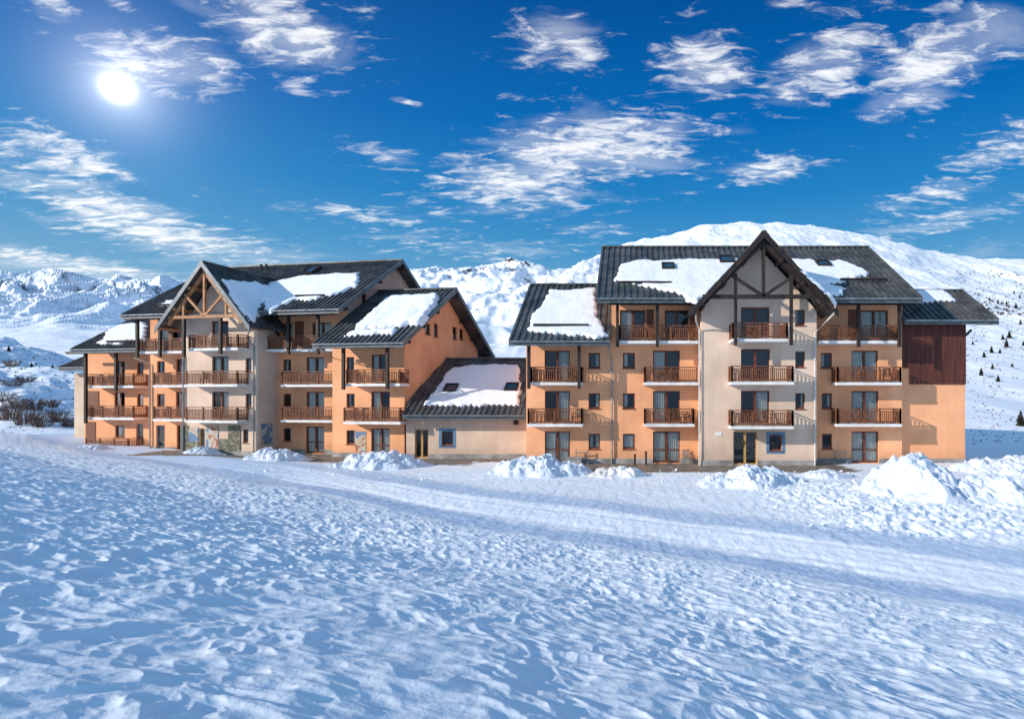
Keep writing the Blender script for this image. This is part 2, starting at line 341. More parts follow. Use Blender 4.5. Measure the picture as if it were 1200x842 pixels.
def balcony(b, u0, u1, vf, vw, fl, left=True, right=True):
    mb = MB(); mb.box(u0, u1, vf, vw-.003, fl-.2, fl-.01)
    s = b.part('balcony', mb, M['white'])
    r = MB(); g = .07
    pts = ([(u0+g, vw-.06)] if left else []) + [(u0+g, vf+g), (u1-g, vf+g)] + ([(u1-g, vw-.06)] if right else [])
    railing(r, pts, fl); b.part('railing', r, M['wood'], s)
    if random.random() < .6:     # a little snow left along the slab
        sn = MB(); x = u0+.2
        while x < u1-.3:
            w = random.uniform(.2, .6); h = random.uniform(.03, .08)
            sn.hexa([(x,vf+.14,fl-.012),(x+w,vf+.14,fl-.012),(x+w,vf+.5,fl-.012),(x,vf+.5,fl-.012),(x+.06,vf+.17,fl+h),(x+w-.06,vf+.17,fl+h*.8),(x+w-.1,vf+.42,fl+h*.6),(x+.1,vf+.42,fl+h*.6)])
            x += w+random.uniform(.1, 1.)
        b.each('snow_remnant', sn, M['snow'], s)
    return s

# roof slope: four top corners eL, eR (eave), rR, rL (ridge)
def slope_mesh(mb, eL, eR, rR, rL, th=.16, sp=.42, ribs=True, tiles=True):
    eL, eR, rR, rL = map(Vector, (eL, eR, rR, rL))
    n = (eR-eL).cross(rL-eL).normalized(); n = n if n.z > 0 else -n
    mb.hexa([p-n*th for p in (eL,eR,rR,rL)]+[eL,eR,rR,rL])
    if ribs:
        L = (eR-eL).length; k = int(L/sp)
        for i in range(k+1):
            t = (i+.1)/(k+.2); a = eL.lerp(eR, t); c = rL.lerp(rR, t)
            mb.beam(a+n*.04-(c-a).normalized()*.03, c+n*.04, .11, .09, up=n)
            if tiles:           # short clips and laps
                S = (c-a).length; q = random.uniform(.3, 1.5)
                while q < S-.3:
                    p = a.lerp(c, q/S); mb.beam(p+n*.075, p+(c-a).normalized()*.3+n*.075, .15, .06, up=n); q += random.choice([1.15, 2.3, 3.4])
    return n
def fbm2(x, y, o=4):
    v = 0; a = 1
    for k in range(o):
        v += a*perlin(np.asarray(x)*2**k, np.asarray(y)*2**k+17.3*k); a *= .5
    return v
_rs = np.random.RandomState(3); _perm = np.concatenate([_rs.permutation(256)]*3); _ga = _rs.uniform(0, 2*np.pi, 256); _gx, _gy = np.cos(_ga), np.sin(_ga)
def perlin(x, y):
    xi = np.floor(x).astype(np.int64); yi = np.floor(y).astype(np.int64); xf = x-xi; yf = y-yi
    xi &= 255; yi &= 255
    u = xf**3*(xf*(xf*6-15)+10); v = yf**3*(yf*(yf*6-15)+10)
    def g(ix, iy, fx, fy):
        h = _perm[_perm[ix & 255]+(iy & 255)]; return _gx[h]*fx+_gy[h]*fy
    a = g(xi, yi, xf, yf); b = g(xi+1, yi, xf-1, yf); c = g(xi, yi+1, xf, yf-1); d = g(xi+1, yi+1, xf-1, yf-1)
    return (a+(b-a)*u+(c-a)*v+(a-b-c+d)*u*v)*1.5
def ridged(x, y, o=4, g=.5):
    v = 0; a = 1
    for k in range(o):
        v = v+a*(1-2*np.abs(perlin(x*2**k+k*31.7, y*2**k))); a *= g
    return v
def polydist(px, py, poly):      # signed distance to polygon, + inside
    d = np.full(px.shape, 1e9); ins = np.zeros(px.shape, bool); n = len(poly)
    for i in range(n):
        ax, ay = poly[i]; bx, by = poly[(i+1) % n]
        ex, ey = bx-ax, by-ay; t = np.clip(((px-ax)*ex+(py-ay)*ey)/(ex*ex+ey*ey+1e-12), 0, 1)
        d = np.minimum(d, np.hypot(px-ax-ex*t, py-ay-ey*t))
        c = ((ay > py) != (by > py)) & (px < (bx-ax)*(py-ay)/((by-ay) if abs(by-ay) > 1e-9 else 1e-9)+ax); ins ^= c
    return np.where(ins, d, -d)
def roof_snow(b, plane, pix, parent, th=.16, cell=.1, lift=.05):
    """snow lying on a roof slope: pix is its outline as seen in the photo"""
    eL, eR, rR, rL = map(Vector, plane); e = (eR-eL).normalized(); n = (eR-eL).cross(rL-eL).normalized(); n = n if n.z > 0 else -n; s = n.cross(e)
    if s.z < 0: s = -s
    P = []
    for (x, y) in pix:
        h = b.hit(x, y, eL+n*th*.4, n)-eL; P.append((h.dot(e), h.dot(s)))
    P = np.array(P); x0, y0 = P.min(0)-.2; x1, y1 = P.max(0)+.2
    xs = np.arange(x0, x1+cell, cell); ys = np.arange(y0, y1+cell, cell); X, Y = np.meshgrid(xs, ys)
    sd = random.uniform(0, 50)
    d = polydist(X, Y, P.tolist()) + .22*fbm2(X*1.1+sd, Y*1.1, 5)
    h = np.where(d > 0, th*np.clip(d/.16, 0, 1)**.5*(1+.25*fbm2(X*.5+sd, Y*.5+9, 3)), -.05)
    base = np.array(eL); V = base+X[..., None]*np.array(e)+Y[..., None]*np.array(s)+(h[..., None]+np.where(h > 0, lift, 0)[..., None])*np.array(n)
    V = V.reshape(-1, 3); V[:, 0] -= b.o[0]; V[:, 1] -= b.o[1]
    ny, nx = X.shape; I = np.arange(ny*nx).reshape(ny, nx)
    keep = (d[:-1,:-1] > 0) | (d[1:,:-1] > 0) | (d[:-1,1:] > 0) | (d[1:,1:] > 0)
    F = np.stack([I[:-1,:-1], I[:-1,1:], I[1:,1:], I[1:,:-1]], -1)[keep]
    return mkobj('snow_blanket', V, F, M['snow'], parent, True)

def skylight(b, plane, px, py, w, h, roof, opened=False):
    eL, eR, rR, rL = map(Vector, plane); e = (eR-eL).normalized(); n = (eR-eL).cross(rL-eL).normalized(); n = n if n.z > 0 else -n; s = n.cross(e)
    if s.z < 0: s = -s
    c = b.hit(px, py, eL, n); mb = MB()
    def bx(a0, a1, s0, s1, n0, n1, mb=mb):
        mb.hexa([c+e*x+s*y+n*z for z in (n0, n1) for x, y in ((a0,s0),(a1,s0),(a1,s1),(a0,s1))])
    t = .1
    bx(-w/2,w/2,-h/2,-h/2+t,0,.34); bx(-w/2,w/2,h/2-t,h/2,0,.34); bx(-w/2,-w/2+t,-h/2+t,h/2-t,0,.34); bx(w/2-t,w/2,-h/2+t,h/2-t,0,.34)
    o = b.part('skylight', mb, M['dark'], roof)
    g = MB(); bx(-w/2+t,w/2-t,-h/2+t,h/2-t,.22,.26,g)
    vs = g
    b.part('skylight_glazing', g, M['skyglass'], roof)
    return o
M['skyglass'] = mat('dark_blue_glazing', (.03,.06,.1), .08, 0, .8)

def down(b, pts, m='pipe', r=.055):
    mb = MB(); mb.tube(pts, r, 8)
    a, c = Vector(pts[-2]), Vector(pts[-1])
    for k in range(1, 5):
        p = a.lerp(c, k/5); mb.tube([p-Vector((0,0,.03)), p+Vector((0,0,.03))], r*1.35, 8)
    return b.part('downpipe', mb, M[m], smooth=False)
def gutter(b, p, q, parent):
    mb = MB(); p = Vector(p); q = Vector(q); n = 7; i0 = 0
    for P in (p, q):
        for k in range(n):
            a = math.pi*k/(n-1)
            mb.v.append((P.x, P.y-.08+.085*math.cos(a)*-1, P.z-.09*math.sin(a)))
    for k in range(n-1): mb.f.append((k, k+1, n+k+1, n+k))
    mb.beam(p+Vector((0,-.165,0)), q+Vector((0,-.165,0)), .025, .03)
    return b.part('gutter', mb, M['pipe'], parent)

def main_roof(b, uL, uR, ve, ze, vr, zr, vb, label=None, fas='fascia', purl=True, left_barge=True, right_barge=True, gut=True, gap=None):
    """roof with its ridge along u: front slope, back slope, boards, gutter, purlin ends"""
    mb = MB(); plane = ((uL,ve,ze),(uR,ve,ze),(uR,vr,zr),(uL,vr,zr))
    spans = [(uL, uR)]
    if gap:                     # the front slope stops short where a gabled bay stands in front
        g0, g1, gv = gap; gz_ = ze+(zr-ze)*(gv-ve)/(vr-ve); spans = [(uL, g0), (g1, uR)]
        for q0, q1 in spans: slope_mesh(mb, (q0,ve,ze),(q1,ve,ze),(q1,vr,zr),(q0,vr,zr))
        slope_mesh(mb, (g0,gv,gz_),(g1,gv,gz_),(g1,vr,zr),(g0,vr,zr))
    else: slope_mesh(mb, *plane)
    zb = zr-(zr-ze)*(vb-vr)/(vr-ve)
    slope_mesh(mb, (uL,vb,zb),(uR,vb,zb),(uR,vr,zr),(uL,vr,zr))
    mb.beam((uL-.02,vr,zr+.06),(uR+.02,vr,zr+.06), .34, .12)
    rf = b.part('roof', mb, M['roof'], label=label)
    f = MB()
    for q0, q1 in spans: f.box(q0, q1, ve-.035, ve-.003, ze-.34, ze+.0)
    k = (zr-ze)/(vr-ve); th = .3
    for s_, on in ((uL-.05, left_barge), (uR+.005, right_barge)):
        if not on: continue
        for (v0_, z0_, v1_, z1_) in ((ve-.03, ze-.02, vr, zr), (vb, zb, vr, zr)):
            f.hexa([(s_,v0_,z0_-th),(s_+.045,v0_,z0_-th),(s_+.045,v1_,z1_-th),(s_,v1_,z1_-th),(s_,v0_,z0_+.1),(s_+.045,v0_,z0_+.1),(s_+.045,v1_,z1_+.1),(s_,v1_,z1_+.1)])
    b.each('bargeboard', f, M[fas], rf)
    if gut:
        for q0, q1 in spans: gutter(b, (q0+.05, ve-.04, ze-.04), (q1-.05, ve-.04, ze-.04), rf)
    # soffit boards and rafters
    so = MB(); x = uL+.25
    while x < uR-.1:
        if not (gap and gap[0] < x < gap[1]): so.beam((x, ve+.02, ze-.26), (x, vr-.1, zr-.32), .09, .16)
        x += .75
    b.each('rafter', so, M['dark'], rf)
    if purl:
        p = MB()
        for t in (.12, .38, .64, .97):
            for sgn in (0, 1):
                v = ve+(vr-ve)*t if not sgn else vb+(vr-vb)*t; z = (ze if not sgn else zb)+(zr-(ze if not sgn else zb))*t-.36
                p.box(uR-1.1, uR-.04, v-.12, v+.12, z-.26, z-.02)
        b.each('purlin_end', p, M['dark'], rf)
    return rf, plane
def snow_guard(b, plane, a, c, rf):
    eL, eR, rR, rL = map(Vector, plane); n = (eR-eL).cross(rL-eL).normalized(); n = n if n.z > 0 else -n
    p = b.hit(*a, eL+n*.25, n); q = b.hit(*c, eL+n*.25, n); mb = MB()
    q.z = p.z = (p.z+q.z)/2
    mb.tube([p, q], .085, 8); L = (q-p).length; k = max(2, int(L/1.2))
    for i in range(k+1):
        x = p.lerp(q, i/k); mb.beam(x, x-n*.32, .05, .05)
    b.part('snow_guard', mb, M['dark'], rf)
def post(mb, u, v, z0, z1, w=.2): mb.box(u-w/2, u+w/2, v-w/2, v+w/2, z0, z1)

FL = [0, 2.8, 5.6, 8.4]
def wz(k): return FL[k]+1.0, FL[k]+2.06
def dz(k): return (FL[k]+.06, FL[k]+2.22)

# ================================================================== RIGHT BUILDING
RB = Bld('apartment_building', 0, 9.0, 41.4, 'right hand orange alpine apartment block with beige central gable of dark timber', 'building')
U, Z = RB.U, RB.Z
VW, VB = 41.4, 40.2
def facade(b, vw, vb, uL, uR, ztop, smalls, doors, gdoors=(), colour='orange', zbot=.35, outer=None, fm='frame', extra=()):
    """smalls: (px0, px1, floor), doors the same; returns nothing, builds wall and windows"""
    mp = front(vw); holes = []; todo = []
    for (x0, x1, k, *o) in smalls:
        h = (b.U(x0, vw), b.U(x1, vw), *wz(k)); holes.append(h); todo.append((h, 'small', o))
    for (x0, x1, k, *o) in doors:
        h = (b.U(x0, vw), b.U(x1, vw), *dz(k)); holes.append(h); todo.append((h, 'door' if k else 'gdoor', o))
    for (x0, x1, z0, z1, kind, kw) in extra:
        h = (b.U(x0, vw), b.U(x1, vw), z0, z1); holes.append(h); todo.append((h, kind, [kw]))
    # ground doors open through the plinth
    out = outer or rect(uL, uR, 0.0, ztop)
    b.part('wall', wallpoly(out, holes, mp), M[colour])
    for h, kind, o in todo:
        window(b, mp, h, kind, **(o[0] if o else {}))
    pl = MB(); xs = sorted([(h[0], h[1]) for h in holes if h[2] < .3]); x = uL-.03
    for (a, c) in xs+[(uR+.03, None)]:
        pl.box(x, a-.02, vw-.05, vw+.1, -.3, zbot); x = c
        if c is None: break
        x = c+.02
    b.each('plinth', pl, M['concrete'])

# F1 and F2: one flat front, the left bay three storeys, the rest four
uA, uB, uC, uD, uE = U(616.7, VW), -1.2, 4.87+.003, 12.6, U(1057, VW)
facade(RB, VW, VB, uA, uB, 8.6, [(689.8,703,2),(689.8,703,1),(689.8,703,0)], [(638.2,667.7,2,dict(curtain='r')),(638.5,668,1,dict(curtain='r')),(638.5,668,0,dict(curtain='both'))])
facade(RB, VW, VB, uB+.003, uC, 11.6, [(730,744,2),(730,744,1),(730,744,0,dict(curtain='all'))],
       [(726.5,756.4,3),(779,807,3),(765.3,796.7,2,dict(curtain='l')),(765.3,796.7,1,dict(curtain='l')),(765.3,796.7,0,dict(curtain='both'))])
facade(RB, VW, VB, uD+.003, uE, 11.6, [(962,975,2),(963,975,1),(963.5,975,0)],
       [(1008.7,1040.6,3,dict(curtain='both')),(998,1029,2,dict(curtain='both')),(998,1029.5,1,dict(curtain='both')),(998,1029.5,0,dict(curtain='both'))])
# G: the beige gabled bay
VG = 40.1; gz = lambda u: 15.19-.55-1.085*abs(u-8.7)
g_out = [(4.87,0),(12.6,0),(12.6,gz(12.6)),(8.7,gz(8.7)),(4.87,gz(4.87))]
facade(RB, VG, 38.8, 4.87, 12.6, 0, [(932,943.3,3),(932,943.3,2),(932,943.3,1),(901.5,916.5,0,dict(surround='blueframe',curtain='none'))],
       [(868.3,901.7,3,dict(curtain='none')),(868.3,902.2,2,dict(curtain='none')),(868.3,901.8,1,dict(curtain='r'))],
       colour='beige', outer=g_out, extra=[(859.4,887.2,.05,2.3,'door',dict(fm='yellowframe',curtain='none',name='entrance_door'))])
wr = MB(); cu, cz = U(867, VG), 1.55
pts = [(cu+.25*math.cos(a), VG+.08, cz+.25*math.sin(a)) for a in np.linspace(0, 2*math.pi, 17)]
wr.tube(pts, .06, 8); o = RB.part('wreath', wr, M['needle']); o.parent = None; o.location = RB.root.location
tag(o, 'round dark green wreath hanging on the light wood entrance door', 'wreath')
s = MB()                        # side walls of the bay
for u_ in (4.87, 12.6):
    s.poly([(u_,VG,0),(u_,VW+4,0),(u_,VW+4,gz(u_)),(u_,VG,gz(u_))])
RB.each('side_wall', s, M['beige'])
# I: far right bay, wood clad above
VI = 41.75; i0, i1 = uE-.1, U(1131, VI)
uE2 = uE
wI = wallpoly([(i0,0),(i1,0),(i1,9.6),(i0,9.6)], [], front(VI)); 
zR = 9.6+.626*(45.5-VI)
wI.poly([(i1,VI,0),(i1,48.4,0),(i1,48.4,9.6),(i1,45.5,zR),(i1,VI,9.6)])
RB.part('wall', wI, M['orange'])
pl = MB(); pl.box(i0, i1+.04, VI-.05, VI+.1, -.4, .3); RB.part('plinth', pl, M['concrete'])
zc1, zc2 = Z(1100, 431, VI), Z(1100, 450, VI); uc = U(1065.6, VI)
cl = MB(); cl.box(i0+.05, uc, VI-.08, VI-.004, zc1, 9.75); cl.box(uc, i1+.02, VI-.08, VI-.004, zc2, 9.75)
RB.each('wood_cladding', cl, M['clad'])
# hidden sides and back
s = MB()
s.poly([(uA,VW,0),(uA,56,0),(uA,56,8.6),(uA,47.8,13.2),(uA,VW,8.6)])
s.poly([(uB,VW,8.0),(uB,55,8.0),(uB,55,11.6),(uB,48.2,16.2),(uB,VW,11.6)])
s.poly([(uE,VW,0),(uE,55,0),(uE,55,11.6),(uE,48.2,16.2),(uE,VW,11.6)])
s.poly([(uA,55,0),(uE,55,0),(uE,55,11.6),(uA,55,8.6)])
RB.each('side_wall', s, M['orange'])
# roofs
r1, p1 = main_roof(RB, -2.15, 19.32, 39.4, 11.13, 48.2, 16.65, 57.0, label='tall main ridge roof of dark ribbed metal', gap=(4.8, 12.66, 40.3))
r0, p0 = main_roof(RB, -7.88, -1.22, 39.4, 8.31, 47.8, 13.55, 56.2, right_barge=False, purl=False, label='lower roof of the left bay')
r3, p3 = main_roof(RB, uE+.02, 25.4, 41.1, 9.92, 45.5, 9.92+.626*4.4, 49.9, left_barge=False, label='low blue black roof of the far right bay')
gr = MB(); Vf, Vk = 38.35, 46.2; ap = 15.19
gL = ((3.98,Vk,10.1),(3.98,Vf,10.1),(8.7,Vf,ap),(8.7,Vk,ap)); gR = ((13.42,Vf,10.1),(13.42,Vk,10.1),(8.7,Vk,ap),(8.7,Vf,ap))
slope_mesh(gr, *gL, sp=.45); slope_mesh(gr, *gR, sp=.45); gr.beam((8.7,Vf-.02,ap+.05),(8.7,Vk,ap+.05), .3, .1)
rg = RB.part('roof', gr, M['roof'], label='steep gable roof over the beige bay')
def gable_boards(b, uc, half, ap, ze, vf, rf, m, overhang=.0, back=None):
    f = MB()
    for sg in (-1, 1):
        a = (uc, ap); e = (uc+sg*half, ze)
        f.hexa([(e[0],vf-.06,e[1]-.36),(e[0],vf-.005,e[1]-.36),(a[0],vf-.005,a[1]-.36),(a[0],vf-.06,a[1]-.36),
                (e[0],vf-.06,e[1]+.08),(e[0],vf-.005,e[1]+.08),(a[0],vf-.005,a[1]+.1),(a[0],vf-.06,a[1]+.1)])
    return b.part('bargeboard', f, m, rf)
gable_boards(RB, 8.7, 4.76, 15.19, 10.06, Vf, rg, M['dark'])
roof_snow(RB, p1, [(728,310),(745,306),(800,305),(872,304),(856,322),(832,344),(818,356),(800,348),(790,342),(735,331),(722,328)], r1)
roof_snow(RB, p1, [(925,304),(985,306),(1005,312),(1020,321),(1000,327),(985,331),(965,334),(990,338),(986,345),(956,345)], r1)
roof_snow(RB, p0, [(645,341),(697,338),(700,372),(712,392),(700,396),(680,393),(618,387),(625,368)], r0, th=.13)
roof_snow(RB, p3, [(1060,341),(1105,340),(1122,352),(1060,354)], r3, th=.12)
roof_snow(RB, gR, [(905,292),(916,296),(972,345),(982,360),(964,352)], rg, th=.2)
for a, c in (((726,331),(787,330)),): snow_guard(RB, p1, a, c, r1)
snow_guard(RB, p1, (985,327), (1040,327), r1); snow_guard(RB, p0, (625,381), (690,380), r0)
skylight(RB, p1, 783, 315, .95, 1.1, r1); skylight(RB, p1, 851, 307, 1.1, 1.4, r1); skylight(RB, p1, 964, 312, 1.0, 1.1, r1)
# timber posts, braces and gable truss
ps = MB(); 
for px in (619.8, 678.7): post(ps, U(px, 40.0), 40.0, 5.15, 8.2, .2)
for px in (723.6, 770.3): post(ps, U(px, 40.0), 40.0, 7.95, 10.95, .2)
for px in (1006, 1054): post(ps, U(px, 40.0), 40.0, 7.95, 10.95, .2)
ps.beam((U(616,40.),40.,8.12),(-1.3,40.,8.12), .16, .2); ps.beam((-1.3,40.,10.86),(4.8,40.,10.86), .16, .2); ps.beam((12.7,40.,10.86),(uE+.3,40.,10.86), .16, .2)
ps.beam((25.0,43.6,9.5),(i1+.03,43.6,8.1), .14, .14); ps.beam((uE+.1,42.4,9.8),(uE+1.4,41.4,10.9), .08, .08)
RB.each('post', ps, M['dark'])
tr = MB(); vt = 38.62; zt = Z(893, 347.5, vt)
tr.beam((4.75,vt,zt),(12.65,vt,zt), .2, .26)
kb = Vector((8.7,vt-.1,zt+.05))
tr.beam((8.7,vt,zt),(8.7,vt,ap-.4), .2, .2)
for sg in (-1, 1):
    tr.beam((8.7,vt+.03,ap-.62),(8.7+sg*4.35,vt+.03,10.35), .2, .24)
    tr.beam(kb+Vector((sg*.1,.1,.05)), (8.7+sg*2.25,vt+.02,12.6), .16, .2)
    post(tr, 8.7+sg*1.8, vt+.02, 7.95, ap-2.6, .19)
    for t in (.25,.55,.85):
        u_ = 8.7+sg*4.6*t; z_ = 15.0-1.08*4.6*t-.28; tr.box(u_-.1, u_+.1, Vf+.05, VG, z_-.15, z_+.1)
RB.part('gable_truss', tr, M['dark'])
# balconies
BF = lambda x0, x1, k, **kw: balcony(RB, U(x0, VB), U(x1, VB), VB, VW, FL[k], **kw)
BF(621.4,682.6,2); BF(617.8,682.6,1); BF(724.7,818,3,right=False); BF(754.6,818,2,right=False); BF(754.6,814,1)
BF(959.5,1054,3,left=False); BF(981,1057,2); BF(981,1057,1)
VGb = 38.8
for k, x0, x1 in ((3,858,924),(2,857,930.5),(1,857,930.5)): balcony(RB, U(x0,VGb), U(x1,VGb), VGb, VG, FL[k]-(.08 if k == 1 else 0))
# shutters of the recessed top loggias
sh = MB()
for px0, px1 in ((757.5,766),(994,1004),(808,815)): mbox(sh, front(VW), U(px0,VW), U(px1,VW), -.05, -.004, FL[3]+.06, FL[3]+2.25)
RB.each('shutter', sh, M['wood'])
zz = Z(717, 403, 41.3)
down(RB, [(U(714,39.5),39.35,8.2),(U(713,39.7),39.9,7.7),(U(717,41.3),41.27,7.2),(U(717,41.3),41.27,0)])
down(RB, [(4.35,38.9,10.0),(4.45,39.5,9.6),(4.72,40.0,9.1),(4.72,40.0,0)], 'pipe_pale')
down(RB, [(13.3,38.6,10.05),(13.2,39.2,9.8),(12.45,39.98,8.9),(12.45,39.98,0)], 'pipe_pale')
pq = MB(); mbox(pq, front(VG), U(838,VG), U(846,VG), -.03, -.004, 2.0, 2.25); RB.part('wall_plaque', pq, M['white'])

# ================================================================== LEFT BUILDING
TH = R(10)
LB = Bld('apartment_building', TH, -39, 42, 'left hand stepped orange alpine apartment block with light timber gable and murals', 'building')
u, z = LB.U, LB.Z
# A: near right bay, three storeys
aW, aB = 41.3, 40.0; a0, a1 = u(402, aW)-.9, u(474, aW)
facade(LB, aW, aB, a0, a1, 8.9, [(406,415,2),(406,415.5,1),(406,415.8,0)], [(435,452.8,2,dict(curtain='l')),(435,456.8,1,dict(curtain='l')),(435,456.8,0,dict(curtain='both'))])
# gable side wall of A with its four small windows
aE, aZ, aR, aRZ = 39.2, 8.5, 47.5, 13.8; kk = (aRZ-aZ)/(aR-aE); aBk = 54.3
hs = []
for px0, px1, y0, y1 in ((498.5,504.5,379,392),(508.5,513.7,379,394.5),(530.5,535.7,383,397.5),(538.6,543.5,385.3,398.5)):
    v0, v1 = LB.Vs(px0, a1), LB.Vs(px1, a1); m_ = (px0+px1)/2
    hs.append((v0, v1, LB.Z(m_, y1, (v0+v1)/2), LB.Z(m_, y0, (v0+v1)/2)))
so = [(aW,0),(aBk,0),(aBk,aZ+kk*(2*aR-aE-aBk-aE+0)*1-.35+0),(aR,aRZ-.35),(aW,aZ+kk*(aW-aE)-.35)]
so[2] = (aBk, aRZ-kk*(aBk-aR)-.35)
LB.part('side_wall', wallpoly(so, hs, side(a1)), M['orange'])
for h in hs: window(LB, side(a1), h, 'small', curtain='none')
# B and D: main block, four storeys; C: beige gabled bay in front
bW, bB = 43.2, 41.9; bR = -30.6; cW, cB = 41.0, 39.9; cR = u(302, cW); cL = -43.35; dL = u(176, bW); 
facade(LB, bW, bB, cR-.05, bR, 11.6, [(332,341,2),(332,341,1),(332,341,0)], [(331,343,3),(366,388,3),(359,380,2,dict(curtain='both')),(359,380,1,dict(curtain='both')),(358.5,380,0,dict(curtain='both'))])
facade(LB, bW, bB, dL, cL+.05, 11.6, [(184,193,2),(184,193,1)], [(186,212,3),(206,217,2),(206,217,1)],
       extra=[(183,193,.05,2.2,'plain',dict(fm='greyframe',curtain='none',name='entrance_door')),(207,214,.05,2.2,'plain',dict(curtain='none',name='entrance_door'))])
cu_, cAp, cE, cHalf = -40.15, 14.95, 9.95, 4.18; ck = (cAp-cE)/cHalf
cg = lambda x: cAp-.5-ck*abs(x-cu_)
c_out = [(cL,0),(cR,0),(cR,cg(cR)),(cR-.6,cg(cR-.6)),(cu_,cg(cu_)),(cL,cg(cL))]
facade(LB, cW, cB, cL, cR, 0, [(287.6,294.6,2),(287.6,294.6,1),(284.6,291,0)], [(248,267.7,3),(248.5,268,2),(248.5,268,1)], colour='beige', outer=c_out,
       extra=[(233.5,240,.05,2.1,'plain',dict(fm='yellowframe',curtain='none',name='entrance_door'))])
s = MB()
s.poly([(cR,cW,0),(cR,bW+1,0),(cR,bW+1,cg(cR)),(cR,cW,cg(cR))]); s.poly([(cL,cW,0),(cL,bW+1,0),(cL,bW+1,cg(cL)),(cL,cW,cg(cL))])
LB.each('side_wall', s, M['beige'])
bE, bZ, bRv, bRZ = 41.1, 11.33, 50.0, 17.03; bk = (bRZ-bZ)/(bRv-bE); bBk = 57.5
px0, px1 = 424.4, 429.5; v0, v1 = LB.Vs(px0, bR), LB.Vs(px1, bR)
hb = [(v0, v1, LB.Z(427, 355.8, v0), LB.Z(427, 343.6, v0))]
sb = [(bW,0),(bBk,0),(bBk,bRZ-bk*(bBk-bRv)-.35),(bRv,bRZ-.35),(bW,bZ+bk*(bW-bE)-.35)]
LB.part('side_wall', wallpoly(sb, hb, side(bR)), M['pink']); window(LB, side(bR), hb[0], 'small', curtain='none')
# E: lower left bay, three storeys; and the lowest wing behind it
eW, eB = 45.0, 43.7; eL = u(99, eW)
facade(LB, eW, eB, eL, dL+.2, 9.0, [(160.5,168,2),(160.5,168,1),(135,146,0)], [(135.5,146.4,2),(134,146,1)],
       extra=[(159.5,168,.05,2.2,'plain',dict(fm='greyframe',curtain='none',name='entrance_door'))])
fW = 47.5
s = MB(); fl0, fl1 = u(87, fW), u(104, fW)
s.poly([(fl0,fW,0),(fl1,fW,0),(fl1,fW,6.9),(fl0,fW,6.9)]); LB.part('wall', s, M['cream'])
s = MB(); bk2 = lambda v: bRZ
s.poly([(dL,bW,0),(dL,56,0),(dL,56,11.3),(dL,bRv,bRZ-.3),(dL,bW,11.6)]); s.poly([(eL,eW,0),(eL,56,0),(eL,56,8),(eL,50,12),(eL,eW,9)])
s.poly([(fl0,fW,0),(fl0,56,0),(fl0,56,6.9),(fl0,fW,6.9)]); s.poly([(fl0,56,0),(a1,56,0),(a1,56,6.9),(fl0,56,6.9)])
LB.each('side_wall', s, M['orange'])
# roofs
rm, pm = main_roof(LB, u(142, bE), -29.75, bE, bZ, bRv, bRZ, 58.9, label='tall main ridge roof of grey ribbed metal')
ra, pa = main_roof(LB, -30.5, u(472.5, aE), aE, aZ, aR, aRZ, 55.8, left_barge=False, label='lower roof of the near right bay')
re_, pe = main_roof(LB, u(83, 42.9), dL-.02, 42.9, 8.75, 51.4, 8.75+.62*8.5, 59.5, right_barge=False, purl=False, label='low roof of the left bay')
rf_, pf = main_roof(LB, u(69, 46.6), u(118, 46.6), 46.6, LB.Z(90,430,46.6), 50.2, LB.Z(90,430,46.6)+.5*3.6, 54, purl=False, label='lowest roof of the far left wing')
cr_ = MB(); cF, cK = 39.35, 46.9
kL = ((cu_-cHalf,cK,cE),(cu_-cHalf,cF,cE),(cu_,cF,cAp),(cu_,cK,cAp)); kR = ((cu_+cHalf,cF,cE),(cu_+cHalf,cK,cE),(cu_,cK,cAp),(cu_,cF,cAp))
slope_mesh(cr_, *kL, sp=.4); slope_mesh(cr_, *kR, sp=.4); cr_.beam((cu_,cF-.02,cAp+.05),(cu_,cK,cAp+.05), .3, .1)
rc = LB.part('roof', cr_, M['roof'], label='steep gable roof over the beige bay')
gable_boards(LB, cu_, cHalf+.04, cAp, cE-.04, cF, rc, M['paleFascia'])
roof_snow(LB, kR, [(260,328),(283,330),(305,332),(322,338),(318,366),(296,377),(284,366),(270,347)], rc, th=.2)
roof_snow(LB, pm, [(300,336),(350,324),(420,320),(418,335),(395,344),(372,350),(345,352),(330,357),(316,366),(306,350)], rm)
roof_snow(LB, pa, [(455,348),(515,346),(512,356),(492,379),(440,385),(415,386)], ra, th=.35)
roof_snow(LB, pa, [(412,389),(466,385),(462,390),(404,393)], ra, th=.2)
roof_snow(LB, pe, [(128,388),(142,380),(172,378),(170,398),(155,398),(120,400)], re_)
roof_snow(LB, pe, [(112,402),(122,398),(150,398),(140,404)], re_, th=.12)
roof_snow(LB, pm, [(196,353),(207,351),(204,357),(190,360)], rm, th=.1)
roof_snow(LB, pm, [(182,357),(200,354),(196,358),(182,360)], rm, th=.08)
snow_guard(LB, pm, (346,347), (380,345), rm); snow_guard(LB, pe, (125,400), (158,399), re_); snow_guard(LB, pm, (182,358), (205,356), rm)
skylight(LB, pm, 366, 319, 1.1, 1.5, rm)
# chimney pipes on the main ridge
ch = MB()
for px in (306, 312): ch.tube([(u(px,49),49.,16.1),(u(px,49),49.,17.0)], .1, 8)
LB.each('vent_pipe', ch, M['dark'], rm)
